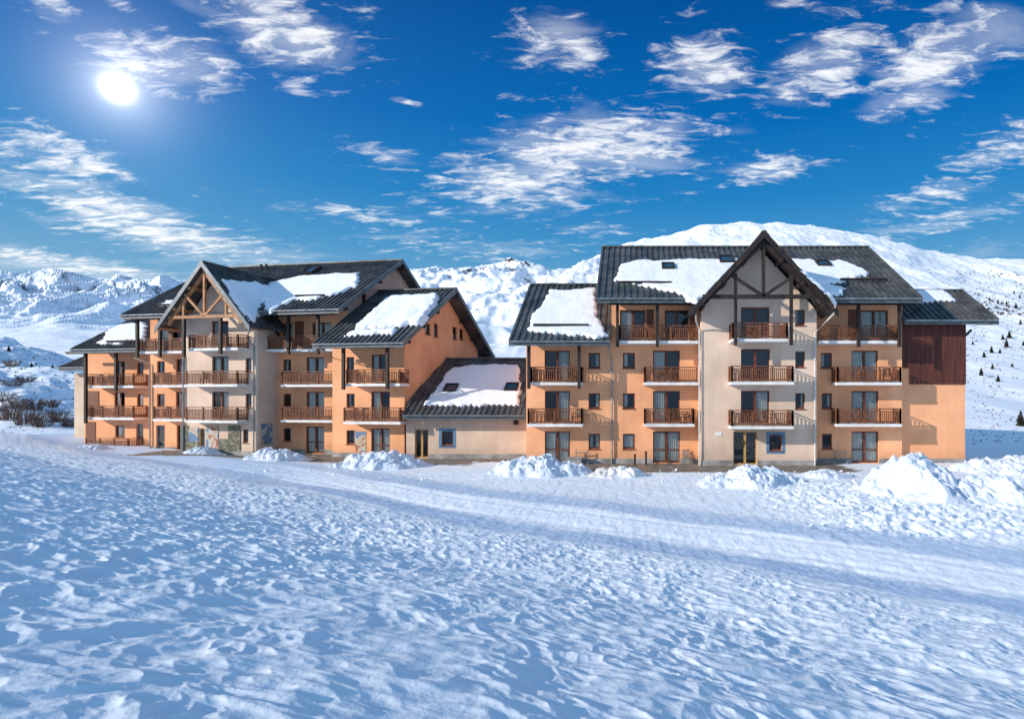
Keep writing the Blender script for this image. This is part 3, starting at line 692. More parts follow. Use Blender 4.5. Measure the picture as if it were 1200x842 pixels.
# timber of the left block
ps = MB()
for px in (402.5, 454): post(ps, u(px, 39.8), 39.8, 5.15, 8.4)
for px in (338, 372.5): post(ps, u(px, 41.7), 41.7, 7.95, 11.2)
for px in (161, 187.5): post(ps, u(px, 41.7), 41.7, 7.9, 11.2)
for px in (100.5, 136): post(ps, u(px, 43.5), 43.5, 5.1 if px > 120 else 2.3, 8.6)
ps.beam((a0,39.8,8.28),(a1,39.8,8.28), .16, .2); ps.beam((cR,41.7,11.08),(bR,41.7,11.08), .16, .2); ps.beam((dL-.8,41.7,11.08),(cL,41.7,11.08), .16, .2)
ps.beam((eL,43.5,8.5),(dL,43.5,8.5), .16, .2); ps.beam((cR+.3,43.1,9.4),(cR+.4,41.3,10.9), .12, .12)
LB.each('post', ps, M['dark'])
tr = MB(); vt = 39.62; zt = LB.Z(237, 371, vt)
tr.beam((cu_-3.4,vt,zt),(cu_+3.1,vt,zt), .18, .24)
tr.beam((cu_,vt,zt),(cu_,vt,cAp-.5), .16, .18)
for sg in (-1, 1):
    tr.beam((cu_,vt+.03,cAp-.75),(cu_+sg*3.3,vt+.03,cAp-.75-ck*3.3), .16, .22)
    tr.beam((cu_+sg*.08,vt-.02,zt+.1), (cu_+sg*1.75,vt-.02,zt+1.75), .14, .18)
    tr.beam((cu_+sg*1.9,vt+.02,zt),(cu_+sg*1.9,vt+.02,zt+1.45), .15, .15)
    for t in (.3,.62,.92):
        x_ = cu_+sg*cHalf*t; z_ = cAp-ck*cHalf*t-.42; tr.box(x_-.09, x_+.09, cF+.04, cW, z_-.13, z_+.1)
LB.part('gable_truss', tr, M['truss'])
ps = MB()
for px, zb_ in ((215.5, 7.7), (258.5, 7.9)): post(ps, u(px, vt), vt, zb_, zt-.12, .2)
LB.each('post', ps, M['dark'])
LBf = lambda x0, x1, k, vf, vw, **kw: balcony(LB, u(x0, vf), u(x1, vf), vf, vw, FL[k], **kw)
LBf(405,468.6,2,aB,aW); LBf(402,469.3,1,aB,aW)
LBf(306,394,3,bB,bW,left=False); LBf(329,394,2,bB,bW); LBf(329,394,1,bB,bW)
LBf(220,278.5,3,cB,cW); LBf(216.8,278,2,cB,cW,left=False); LBf(216.8,278,1,cB,cW,left=False)
LBf(162,219,3,bB,bW,right=False); LBf(179,219,2,bB,bW,right=False); LBf(179,219,1,bB,bW,right=False)
LBf(100,156.3,2,eB,eW); LBf(100,156.3,1,eB,eW)
# low fence of the ground floor terrace and dark panel
tf = MB(); railing(tf, [(u(101,43.8),43.8),(u(150,43.8),43.8),(u(150,43.8)+.05,44.9)], .05, .9); LB.part('terrace_railing', tf, M['wood'])
sh = MB()
for px0, px1, k, vw_ in ((346,356,3,bW),(101,116,1,eW),(101,112,0,eW),(198,204,3,bW)): mbox(sh, front(vw_), u(px0,vw_), u(px1,vw_), -.05, -.004, FL[k]+.06, FL[k]+2.35)
LB.each('shutter', sh, M['wood'])
for pts, m_ in (([(u(374,39.2),39.1,8.3),(u(380,39.5),39.6,8.0),(u(398.7,42.9),42.9,7.2),(u(398.7,42.95),42.95,0)],'pipe'),
            ([(cu_+cHalf-.1,39.6,9.9),(cR-.25,40.2,9.2),(cR-.25,40.88,8.6),(cR-.25,40.88,0)],'pipe'),
            ([(u(150,42.9),42.9,8.6),(u(154,43.6),43.6,8.1),(u(176,43.1),43.08,7.4),(u(176,43.1),43.08,0)],'pipe'),
            ([(u(216,41),40.88,7.9),(u(216,41),40.88,6.0),(u(216,41),40.88,0)],'pipe')): down(LB, pts, m_)
# murals and stone facing on the ground floor
st = MB()
for px0, px1 in ((212,221),(268,282)): mbox(st, front(cW), u(px0,cW), u(px1,cW), -.06, -.004, .3, 2.35)
mbox(st, front(cW), u(221,cW), u(232.5,cW), -.06, -.004, .3, 1.0); mbox(st, front(cW), u(256,cW), u(268,cW), -.06, -.004, .3, 1.3)
LB.each('stone_facing', st, M['stone'])
mu = MB(); mbox(mu, front(cW), u(221.5,cW), u(232.5,cW), -.05, -.004, 1.02, 2.2); mbox(mu, front(cW), u(242,cW), u(256,cW), -.05, -.004, .4, 2.3)
mbox(mu, front(aW), u(416.5,aW), u(429,aW), -.03, -.004, .45, 2.0); 
mbox(mu, side(cR), cW+.3, cW+1.5, -.03, -.004, .8, 2.5)
LB.each('mural', mu, M['mural'])

# ================================================================== LINK BUILDING
KB = Bld('entrance_pavilion', 0, -12, 44.6, 'low beige link building with snowy roof between the two apartment blocks', 'building')
kW = 44.6
facade(KB, kW, kW, KB.U(476,kW), -7.15, 0, [(517.5,531,0,dict(surround='blueframe',curtain='none'))], [], colour='beige', outer=rect(KB.U(476,kW), -7.15, 0, 3.4),
       extra=[(486,502,.05,2.2,'door',dict(fm='yellowframe',curtain='none',name='entrance_door'))])
rk, pk = main_roof(KB, KB.U(472,43.6), -7.12, 43.6, 3.3, 51.4, 3.3+.585*7.8, 59, left_barge=False, right_barge=False, purl=False)
roof_snow(KB, pk, [(528,431),(560,428),(607,427),(611,450),(607,474),(560,475),(497,474),(512,455)], rk, th=.13)
skylight(KB, pk, 529, 457, 1.0, 1.1, rk); skylight(KB, pk, 600, 456, 1.0, 1.1, rk)
lm = MB(); lm.box(KB.U(602,44.3), KB.U(607,44.3), 44.25, 44.55, 2.55, 2.8); lm.box(KB.U(604,44.3), KB.U(605,44.3), 44.35, 44.45, 2.8, 3.0)
KB.part('floodlight', lm, M['dark'])

# ================================================================== GROUND
def smooth(x, a, b): t = np.clip((x-a)/(b-a), 0, 1); return t*t*(3-2*t)
def gheight(x, y):
    s = (15.8-.7*x-y)/1.2207 + .5*perlin(x*.07, y*.07)*smooth(60+x, 0, 40)            # distance up the near slope from its foot
    near = smooth(s, -.8, 1.5)
    hill = 1.0*smooth(-x, 42, 62)*smooth(y, 25, 45)*(1-smooth(y, 60, 75)) + .145*np.maximum(s, 0) + .135*.5*(np.maximum(s-5, 0)+np.abs(np.maximum(s-5,0))) 
    hill = np.minimum(hill, 6+.03*s)
    r = np.hypot(x, y)
    # snow surface: sun cups on the slope, finer crust on the flat
    wx = x+.35*perlin(x*.7, y*.7); wy = y+.35*perlin(x*.7+40, y*.7)
    ca = wx*.82-wy*.57; cb = wx*.57+wy*.82
    def crest(p, q): return np.clip(1-np.abs(perlin(p, q))*1.6, 0, 1)**2.2
    cup = (crest(ca*1.25, cb*1.9)*.038+crest(ca*2.3+7, cb*3.5)*.030+crest(ca*4.6, cb*6.5+3)*.014)*(1+.35*perlin(x*.2, y*.2))*(.5+.5*smooth(r, 4, 13)) + .022*crest(ca*.8+3, cb*1.1)*(1-smooth(r, 6, 14))
    soft = perlin(x*.35+5, y*.35)*.05 + perlin(x*1.1, y*1.3+8)*.022
    fine = perlin(x*5, y*6)*.012
    fl = ridged(x*1.3+9, y*1.6, 4, .6)*.018+perlin(x*.25, y*.3)*.05
    rough = smooth(x, 4, 10)*smooth(y, 17, 21)*(1-smooth(y, 30, 34))
    chunk = (ridged(x*1.5, y*1.7, 3, .5)*.12+.05)*rough
    sw_ = s+.45*perlin(x*.12, y*.12)+.15*perlin(x*.8, y*1.1)
    swell = np.interp(sw_, [-8.9,-8.3,-5.1,-4.8,-2.7,-2.4,-.1,.4], [0,.01,.30,.31,.22,.20,.54,.57])
    wob = .35*perlin(x*.09, y*.09)
    for s0 in (-2.75, -4.4): fl = fl-.022*np.exp(-((s+wob-s0)/.17)**2)+.010*np.exp(-((s+wob-s0-.32)/.14)**2)
    for y0 in (33.2, 34.9): fl = fl-.03*np.exp(-((y+1.4*wob+.03*x-y0)/.2)**2)+.014*np.exp(-((y+1.4*wob+.03*x-y0-.36)/.16)**2)
    build = smooth(y, 36, 39)
    h = hill + near*(cup+soft+fine) + (1-near)*(fl*(1-.8*build)+chunk) + swell
    h = h*1.0
    return h, s
def ground():
    th = np.concatenate([np.linspace(-180, -52, 60)[:-1], np.linspace(-52, 42, 1000), np.linspace(42, 180, 60)[1:]])*np.pi/180
    rr = [.0001, .5, 1.2, 1.9]
    while rr[-1] < 62: rr.append(rr[-1]+max(.02, rr[-1]*.0062))
    while rr[-1] < 9000: rr.append(rr[-1]*1.06)
    rr = np.array(rr); T, Rr = np.meshgrid(th, rr); X = Rr*np.sin(T); Y = Rr*np.cos(T)
    H, s = gheight(X, Y)
    fade = np.clip((Rr-70)/60, 0, 1); H = H*(1-fade)*(1)-fade*.3
    ny, nx = X.shape; V = np.stack([X, Y, H], -1).reshape(-1, 3); I = np.arange(ny*nx).reshape(ny, nx)
    F = np.stack([I[:-1,:-1], I[:-1,1:], I[1:,1:], I[1:,:-1]], -1).reshape(-1, 4)[:, ::-1]
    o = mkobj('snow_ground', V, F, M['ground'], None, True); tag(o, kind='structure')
    Yv, Xv = Y.ravel(), X.ravel()
    # bare strips cleared in front of the fronts
    bare = smooth(Yv, 35.4, 36.8)*(1-smooth(Yv, 43, 44))*smooth(Xv, -5.5, -3.5)*(1-smooth(Xv, 13.5, 16))
    ub = Xv*math.cos(TH)-Yv*math.sin(TH); vb = Xv*math.sin(TH)+Yv*math.cos(TH)
    bare2 = smooth(vb, 36.6, 38.0)*(1-smooth(vb, 45, 46))*smooth(ub, -48, -44)*(1-smooth(ub, -19, -15))
    b3 = smooth(Yv, 41.2, 42.8)*smooth(Xv, -17, -15)*(1-smooth(Xv, -6.5, -5.5))
    bare = np.maximum(np.maximum(bare, bare2*.97), b3)*.73
    a = o.data.attributes.new('bare', 'FLOAT', 'POINT'); a.data.foreach_set('value', bare.astype(np.float32))
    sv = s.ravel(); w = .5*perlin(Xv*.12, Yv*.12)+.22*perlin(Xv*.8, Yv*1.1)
    pk = smooth(sv+w, -2.3, -1.6)*(1-smooth(sv+w, -.3, .1)) + .8*smooth(sv+w, -8.2, -7.0)*(1-smooth(sv+w, -5.2, -4.7))  # strips of painted shade along the foot of the near slope
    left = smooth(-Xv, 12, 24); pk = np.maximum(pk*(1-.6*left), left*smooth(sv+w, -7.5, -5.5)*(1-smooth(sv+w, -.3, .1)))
    a = o.data.attributes.new('shade_bands', 'FLOAT', 'POINT'); a.data.foreach_set('value', (pk*.95).astype(np.float32))
    return o
ground()

# ------------------------------------------------------------------ mountains
def interp(px, pts):
    p = np.array(pts); return np.interp(px, p[:, 0], p[:, 1])
GR = {}
def mountain(name, pxs, Y0, Y1, crest, foot, prof, disp, material, rows=300, rockf=None):
    P, Tt = np.meshgrid(pxs, np.concatenate([np.linspace(0, 1, rows), [1.06, 1.2, 1.5]]))
    r = (P-CX)/FP; tt = np.clip(Tt, 0, 1)
    def soft(v, w):                  # breaks in the skyline must not run down the face as creases
        k = np.exp(-np.linspace(-2.5, 2.5, 2*w+1)**2); return np.convolve(np.pad(v, w, mode='edge'), k/k.sum(), 'valid')
    c1 = interp(pxs, crest); m3 = np.clip(Tt, 0, 1)**6
    y0 = np.broadcast_to(soft(interp(pxs, foot), 90), P.shape); yc = soft(c1, 5)*m3+soft(c1, 90)*(1-m3)
    Yd = Y0*(Y1/Y0)**Tt
    el = (HY-(y0+(yc-y0)*prof(tt)))/FP
    X = r*Yd; Z_ = EYE+el*Yd - np.maximum(Tt-1, 0)*Y1*.25
    d, rk = disp(X, Yd, Tt, Z_) if disp.__defaults__ else disp(X, Yd, Tt); Z_ = Z_+d*np.minimum(1, tt*6)
    ny, nx = X.shape; V = np.stack([X, Yd, Z_], -1).reshape(-1, 3); I = np.arange(ny*nx).reshape(ny, nx)
    F = np.stack([I[:-1,:-1], I[:-1,1:], I[1:,1:], I[1:,:-1]], -1).reshape(-1, 4)
    o = mkobj(name, V, F, material, None, True); tag(o, kind='structure')
    a = o.data.attributes.new('rock', 'FLOAT', 'POINT'); a.data.foreach_set('value', rk.ravel().astype(np.float32))
    V3 = V.reshape(ny, nx, 3); GR[name] = V3
    return o
def place(name, px, py):       # the nearest surface point of a mountain seen at a pixel
    V = GR[name]; r = (px-CX)/FP; j = int(np.argmin(np.abs(V[0, :, 0]/V[0, :, 1]-r)))
    col = V[:, j]; y = HY-(col[:, 2]-EYE)/col[:, 1]*FP
    k = int(np.argmax(y <= py)); return Vector(col[k])
M['m_right'] = mountmat('snowy_hillside', .05, .665, .74, rock=(.10,.085,.075), bd=1.2)
M['m_left'] = mountmat('snowy_rock_range', .006, .60, .72, rock=(.10,.12,.16), tint=(.82,.88,.96), bd=26)
M['m_near'] = mountmat('near_hillside_snow', .12, .72, .80, tint=(.74,.81,.91), rock=(.09,.07,.065), bd=.8)  # tint darker and bluer, painting this bank's shade into its snow
def dR(X, Y, T, Z0=0):
    a = ridged(X*.008+3, Y*.006, 5, .5); b = fbm2(X*.03, Y*.02, 4)
    e = ridged(X*.05, Y*.03, 3, .5)
    lw = smooth(-X, -40, 90)                                   # craggier to the left
    k = (Y/700)
    d = (a-.9)*(5+15*lw)*k*np.minimum(1, T*2)*(1-.5*smooth(T,.95,1)) + b*2.0*np.minimum(k*2,1) + e*(.7+.9*lw)*k
    # broken rock bands, strongest left of the right block
    rk = .03*perlin(X*.01, Y*.01)+.07*lw*np.clip(perlin(X*.02-Y*.01, Y*.012+4)*2, -1, 1.2)+.08*smooth(T, .93, 1.)-.03*(1-lw)
    gx = np.gradient(Z0+d, axis=1)/np.maximum(np.gradient(X, axis=1), 1e-3); rk = rk+.12*lw*smooth(T,.3,.7)*smooth(-gx, .15, .8)
    return d, rk
mountain('right_mountain', np.linspace(430, 1330, 820), 47, 700,
    [(430,345),(480,322),(520,319),(560,316),(600,312),(640,311),(665,307),(690,300),(720,290),(750,283),(790,275),(830,265),(870,261),(900,262),(960,267),(1020,276),(1060,285),(1100,296),(1130,301),(1200,306),(1330,330)],
    [(430,520),(700,530),(1140,534),(1330,545)], lambda t: t**1.05, dR, M['m_right'], 380)
def dL_(X, Y, T, Z0=0):
    E = Z0*1.9; sx = X+.9*E                                    # ribs running down the face
    wq = 60*perlin(X*.004, E*.004)
    a = ridged((sx+wq)*.0028+1.5, (E-.25*X)*.0024, 5, .5); b = ridged((X-.8*E+wq)*.0062, (E+.4*X)*.0045, 5, .55)
    k = smooth(T, .5, .78); kc = 1-.72*smooth(T, .9, 1.)
    d = ((a-.9)*56*k+(b-.9)*36*k)*kc + perlin(X*.002, E*.004)*16
    gx = np.gradient(Z0+d, axis=1)/np.maximum(np.gradient(X, axis=1), 1e-3)
    rk = .02*smooth(T, .6, 1)-.04+.10*k*smooth(-gx, .08, .6)  # dark tone on faces turned from the sun: rock plus painted shade
    return d, rk
mountain('left_mountain_range', np.linspace(-200, 720, 820), 500, 3000,
    [(-200,330),(0,324),(25,323),(45,321),(62,316),(75,319),(90,324),(110,330),(128,328),(140,323),(155,328),(170,327),(190,326),(215,330),(260,332),(400,335),(520,350),(720,420)],
    [(-200,455),(720,470)], lambda t: t**1.1, dL_, M['m_left'], 380)
def dN(X, Y, T):
    d = (fbm2(X*.05, Y*.04, 5)*3.0+(ridged(X*.03, Y*.03, 4)-.7)*3.4)*np.clip(T*2, 0, 1)*(1-.5*T)
    return d, .05*perlin(X*.05, Y*.05)
mountain('left_foothill', np.linspace(-260, 520, 500), 70, 190,
    [(-260,385),(-20,392),(0,396),(40,405),(75,416),(110,428),(180,445),(520,465)],
    [(-260,520),(90,522),(520,510)], lambda t: t**.8, dN, M['m_near'], 260)

# ------------------------------------------------------------------ vegetation
def spruce(name, h, seed, w=.3):
    rng = random.Random(seed); mb = MB(); 
    mb.tube([(0,0,-.4),(0,0,h*.5),(0,0,h*.97)], h*.022, 6, .01)
    f = MB(); n = int(26)
    for k in range(n):
        t = k/(n-1); z_ = h*(.08+.9*t); L = h*w*(1-t)**.85*rng.uniform(.75,1.15)+.05
        m = 9 if t < .6 else 6
        for j in range(m):
            a = 2*math.pi*(j+rng.random()*.8)/m; d = Vector((math.cos(a), math.sin(a), 0)); l = L*rng.uniform(.7,1.15)
            s_ = Vector((-d.y, d.x, 0))*l*.28; dr = -l*rng.uniform(.25,.5); b0 = Vector((0,0,z_))
            f.poly([b0, b0+d*l*.55+s_+Vector((0,0,dr*.4)), b0+d*l+Vector((0,0,dr)), b0+d*l*.55-s_+Vector((0,0,dr*.4))])
            f.poly([b0+d*l*.2+Vector((0,0,.02)), b0+d*l*.6+s_*.4+Vector((0,0,dr*.5-l*.22)), b0+d*l*.95+Vector((0,0,dr*1.05)), b0+d*l*.6-s_*.4+Vector((0,0,dr*.3))])
    return mb, f
protos = [spruce('t', 1.0, s) for s in (1, 2, 3)]
pm_ = []
for tm, fm in protos:
    a = bpy.data.meshes.new('trunk'); a.from_pydata(tm.v, [], tm.f); a.materials.append(M['bark'])
    c = bpy.data.meshes.new('crown'); c.from_pydata([tuple(x) for x in fm.v], [], fm.f); c.materials.append(M['needle']); pm_.append((a, c))
def put_tree(hill, px, py, hpx, k, label, group=None):
    p = place(hill, px, py); h = hpx*.85/FP*p.y
    t = empty('spruce_tree', p, random.uniform(0, 6), label, 'tree', group); t.scale = (h, h, h)
    for nm, me in zip(('trunk','crown'), pm_[k % 3]):
        o = bpy.data.objects.new(nm, me); COL.objects.link(o); o.parent = t
spots = [(1196,499,22),(1183,396,11),(1175,398,8),(1180,407,12),(1162,414,10),(1153,419,9),(1150,440,11),(1163,433,8),(1170,447,10),(1196,380,7),(1190,362,8),(1180,357,6),(1170,356,6),(1195,350,5),(1160,352,5),(1172,414,7),(1186,430,6),(1140,404,6),(1168,378,6),(1199,405,7),(1188,344,5),(1146,346,4)]
special = {(1196,499):'tallest dark spruce on the snowy slope at the right picture edge'}
for i, (x, y, h) in enumerate(spots):
    if (x, y) in special: put_tree('right_mountain', x, y, h, i, special[(x, y)])
    elif y > 430: put_tree('right_mountain', x, y, h, i, 'small dark spruce low on the snowy slope beside the wood clad bay', 'spruces low on the right slope')
    elif y > 370: put_tree('right_mountain', x, y, h, i, 'small dark spruce halfway up the snowy slope right of the block', 'spruces in the middle of the right slope')
    else: put_tree('right_mountain', x, y, h, i, 'tiny dark spruce high on the snowy slope right of the block', 'spruces high on the right slope')
for i, (x, y, h) in enumerate([(11,412,8),(37,430,7),(62,432,5)]):
    put_tree('left_foothill', x, y, h, i, ['lone dark spruce on the crest of the left foothill','small dark spruce below the crest of the left foothill','tiny spruce on the left foothill near the lowest roof'][i])
def bush(hill, px, py, hpx, wpx, label, group):
    p = place(hill, px, py); h = hpx/FP*p.y; w = wpx/FP*p.y; mb = MB()
    rng = random.Random(px*7+py)
    for i in range(70):
        a = rng.uniform(0, 6.28); rr = rng.random()**.5*w/2; bx_ = Vector((math.cos(a)*rr*.6, math.sin(a)*rr*.6, -.1))
        tip = bx_+Vector((math.cos(a)*rr*.7, math.sin(a)*rr*.7, h*rng.uniform(.5,1)))
        mid = (bx_+tip)/2+Vector((rng.uniform(-.15,.15), rng.uniform(-.15,.15), .1))
        mb.tube([bx_, mid, tip], .035, 3, .012)
        for j in range(6):
            q = mid.lerp(tip, rng.random()); mb.tube([q, q+Vector((rng.uniform(-.4,.4), rng.uniform(-.4,.4), rng.uniform(.1,.5)))*h*.35], .014, 3, .008)
    o = mkobj('bare_bush', mb.v, mb.f, M['twig']); o.location = p; tag(o, label, 'bush', group)
for (x, y, h, w) in [(10,492,24,30),(30,497,22,28),(50,500,18,26),(66,494,16,22),(20,478,14,24),(42,480,14,20),(5,470,12,24),(60,478,10,18),(80,500,12,18),(15,452,9,20),(30,448,8,16),(14,430,9,18)]:
    lbl = 'large brown bare bush on the shaded bank at the left picture edge' if h > 20 else ('brown bare bush on the shaded bank left of the stepped block' if h > 11 else 'small bare bush high on the shaded left foothill')
    bush('left_foothill', x, y, h, w, lbl, 'bare bushes on the left bank, ' + ('large' if h > 20 else 'middling' if h > 11 else 'small'))
# scrub and stones nobody could count, poking out of the snow
V, F = [], []
rng = random.Random(5); ico = [(0,0,1),(1,0,0),(0,1,0),(-1,0,0),(0,-1,0)]; fc = [(0,1,2),(0,2,3),(0,3,4),(0,4,1)]
def scatter(hill, n, xr, yf, size, clump=0):
    k = 0
    while k < n:
        px = rng.uniform(*xr); py = yf(px)
        if clump and float(perlin(np.array(px*.035), np.array(py*.05))) < clump and rng.random() > .12: continue
        p = place(hill, px, py); s_ = size()/FP*p.y; i = len(V)
        for q in ico: V.append((p.x+q[0]*s_*rng.uniform(.4,1.3), p.y+q[1]*s_, p.z+q[2]*s_*rng.uniform(.3,.9)-.05*s_))
        for t in fc: F.append(tuple(i+a for a in t))
        k += 1
scatter('right_mountain', 1100, (1120,1260), lambda x: rng.uniform(318, 520), lambda: rng.uniform(.7, 2.0), -.2)
scatter('right_mountain', 260, (1120,1260), lambda x: rng.gauss(357+(x-1130)*.12, 5), lambda: rng.uniform(1.2, 3.0))
scatter('right_mountain', 900, (700,1200), lambda x: rng.uniform(265, 345), lambda: rng.uniform(.4, 1.1), -.05)
scatter('right_mountain', 420, (480,720), lambda x: rng.uniform(310, 400), lambda: rng.uniform(.5, 1.4), .0)
scatter('left_foothill', 450, (-30,100), lambda x: rng.uniform(405, 515), lambda: rng.uniform(.6, 1.8), .0)
o = mkobj('hillside_scrub', V, F, M['rock']); tag(o, 'dark scrub and stones dotted over the snowy hillsides', 'scrub', kind='stuff')

# ------------------------------------------------------------------ snow piles
def pile(px0, px1, ybase, ytop, label, depth=2.4, seed=0, m='snow', rough=1., lean=0):
    Yp = EYE*FP/(ybase-HY)+depth*.5; xc = ((px0+px1)/2-CX)/FP*Yp; w = (px1-px0)/FP*Yp/2; h = EYE+(HY-ytop)/FP*Yp
    n = 120; xs = np.linspace(-w*1.15, w*1.15, n*2); ys = np.linspace(-depth*1.2, depth*1.2, n); X, Y = np.meshgrid(xs, ys)
    q = np.hypot((X-lean*w*.3)/w, Y/depth)+.24*fbm2(X*.5+seed, Y*.5, 3)
    base = np.clip(1-np.abs(q)**1.35, -.2, 1); H = h*np.sign(base)*np.abs(base)**.8*.98
    lump = 2.4*(np.abs(perlin(X*.8+seed*3, Y*.8))+.5*np.abs(perlin(X*1.7+seed*3, Y*1.7+4))+.25*np.abs(perlin(X*3.6, Y*3.6+seed))); lump2 = np.abs(perlin(X*1.7+seed, Y*1.7))
    am = min(.2*h, .19); H = H+((lump-.8)*am+.4*lump2*am)*rough*np.clip(base*3, 0, 1)
    H = np.where(base > 0, H, base*1.2)-.03
    ny, nx = X.shape; V = np.stack([X, Y, H], -1).reshape(-1, 3); I = np.arange(ny*nx).reshape(ny, nx)
    F = np.stack([I[:-1,:-1], I[:-1,1:], I[1:,1:], I[1:,:-1]], -1).reshape(-1, 4)
    o = mkobj('snow_pile', V, F, M[m], None, True); o.location = (xc, Yp, 0); tag(o, label, 'snow pile', 'ploughed snow piles in front of the buildings')
PILES = [(203,264,536,521,'small ploughed snow pile under the stone faced mural bay',1.6),
 (285,362,542,523,'ploughed snow pile in front of the downpipe between beige and orange bays',1.8),
 (385,500,549,527,'wide ploughed snow pile in front of the near right bay of the stepped block',2.2),
 (570,690,557,532,'large smooth snow pile left of the right block ground floor door',2.2),
 (692,756,559,543,'low grey dirty snow pile beside the right block drainpipe',1.2),
 (820,940,571,542,'big ploughed snow pile in front of the entrance door with the wreath',2.2),
 (935,1003,560,546,'low flat snow pile right of the pale drainpipe of the gable bay',1.4),
 (1015,1135,588,529,'tallest jagged snow heap in front of the wood clad bay',3.0),
 (1072,1290,592,551,'long rough snow bank at the right picture edge',2.4),
 (1120,1290,556,531,'blue shaded snow bank behind the right corner of the wood clad bay',3.0),
 (88,130,531,518,'small snow heap at the left corner of the stepped block',1.5)]
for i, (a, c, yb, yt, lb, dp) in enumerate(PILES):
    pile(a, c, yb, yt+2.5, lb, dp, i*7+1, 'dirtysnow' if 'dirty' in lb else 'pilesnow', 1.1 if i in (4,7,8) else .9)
V, F = [], []                    # loose lumps thrown out by the plough
for i in range(520):
    if i < 360: x = rng.uniform(6, 24); y = rng.uniform(19, 33)
    else: x = rng.uniform(-28, 14); y = rng.uniform(31, 38)
    s_ = rng.uniform(.02, .085)*(1.6 if rng.random() < .08 else 1)
    h0 = float(gheight(np.array([x]), np.array([y]))[0][0]); k = len(V)
    for a in range(2):
        for j in range(5):
            an = j*1.2566+rng.uniform(-.3,.3); V.append((x+math.cos(an)*s_*(1-.35*a), y+math.sin(an)*s_*(1-.35*a), h0-.03+a*s_*rng.uniform(.7,1.2)))
    F.append(tuple(k+5+j for j in range(5)))
    for j in range(5): F.append((k+j, k+(j+1) % 5, k+5+(j+1) % 5, k+5+j))
o = mkobj('snow_clods', V, F, M['snow']); tag(o, 'loose clods of ploughed snow scattered over the car park', 'snow clods', kind='stuff')

# ------------------------------------------------------------------ furniture
def chair_parts(root, m, w=.5):
    a = MB(); a.box(-w/2, w/2, -.24, .24, .42, .46); mkobj('seat', a.v, a.f, M[m], root)
    a = MB(); 
    for k in range(5): a.beam((-w/2+.06+k*(w-.12)/4, .24, .46), (-w/2+.06+k*(w-.12)/4, .32, .92), .06, .02)
    a.beam((-w/2, .32, .93), (w/2, .32, .93), .04, .07); mkobj('backrest', a.v, a.f, M[m], root)
    for sx in (-1, 1):
        for sy in (-1, 1):
            a = MB(); a.beam((sx*(w/2-.03), sy*.21, 0), (sx*(w/2-.03), sy*.21, .42), .04, .04); mkobj('leg', a.v, a.f, M[m], root)
        a = MB(); a.beam((sx*(w/2-.02), -.22, .66), (sx*(w/2-.02), .28, .68), .05, .03); a.beam((sx*(w/2-.02), -.2, .46), (sx*(w/2-.02), -.2, .66), .035, .035)
        mkobj('armrest', a.v, a.f, M[m], root)
for b, px, v, k, rz, lb in ((RB, 671, 40.8, 2, .6, 'dark chair on the upper left balcony of the right block'),
        (RB, 676, 40.8, 1, -.5, 'dark chair on the first floor left balcony of the right block'),
        (RB, 776, 40.8, 2, .2, 'dark chair on the second floor balcony left of the beige gable bay'),
        (RB, 800, 40.8, 1, 1.2, 'dark chair on the first floor balcony left of the beige gable bay'),
        (RB, 757, 40.8, 3, 1.9, 'dark chair in the top loggia left of the beige gable'),
        (RB, 899, 39.4, 1, .4, 'dark chair on the first floor balcony of the beige gable bay'),
        (RB, 1040, 40.8, 2, 2.6, 'dark chair on the second floor balcony beside the cladding'),
        (LB, 428, 40.6, 1, .3, 'dark chair on the first floor balcony of the near right bay'),
        (LB, 350, 42.5, 2, .8, 'dark chair on the second floor balcony right of the beige bay'),
        (LB, 344, 42.5, 1, -.3, 'dark chair on the first floor balcony right of the beige bay'),
        (LB, 240, 40.5, 2, .2, 'dark chair on the second floor balcony of the timber gable bay'),
        (LB, 128, 44.3, 2, .3, 'dark chair on the upper balcony of the far left bay')):
    w = b.world(b.U(px, v), v, FL[k]-.01); t = empty('balcony_chair', w, rz, lb, 'chair'); chair_parts(t, 'chair')
t = empty('garden_chair', (RB.U(806,40.9), 40.9, 0), .3, 'metal chair outside the ground floor door left of the pale drainpipe', 'chair'); chair_parts(t, 'steel', .55)
for px, h, lb in ((744, .75, 'short dark bollard in front of the small ground floor window'), (757, .95, 'taller dark bollard left of the ground floor balcony door')):
    a = MB(); a.tube([(0,0,-.1),(0,0,h*.86)], .07, 10); a.tube([(0,0,h*.86),(0,0,h*.9)], .1, 10); a.tube([(0,0,h*.9),(0,0,h)], .08, 10, .03)
    o = mkobj('bollard', a.v, a.f, M['dark']); o.location = (RB.U(px,40.6), 40.6, 0); tag(o, lb, 'bollard')
for px, lb, v in ((682,'grey folded bench against the wall between door and small window', 41.1),(985,'grey folded bench against the wall left of the right ground floor door', 41.1)):
    a = MB(); L = .8
    a.beam((-L/2,0,.75),(L/2,0,.8), .05, .05); a.beam((-L/2,-.1,.4),(L/2,-.1,.45), .3, .04); a.beam((-L/2,0,0),(-L/2,0,.95), .05, .05); a.beam((L/2,0,0),(L/2,0,.95), .05, .05)
    a.beam((-L/2,-.25,0),(-L/2,-.05,.42), .04, .04); a.beam((L/2,-.25,0),(L/2,-.05,.42), .04, .04)
    o = mkobj('bench', a.v, a.f, M['steel']); o.location = (RB.U(px,v), v, 0); tag(o, lb, 'bench')
a = MB(); a.box(-.55,.55,-.2,.2,0,.42); a.box(-.6,.6,-.24,.24,.42,.5); o = mkobj('planter_box', a.v, a.f, M['concrete']); o.location = (RB.U(672,40.9),40.9,0); tag(o, 'low grey planter box right of the left ground floor door', 'planter')

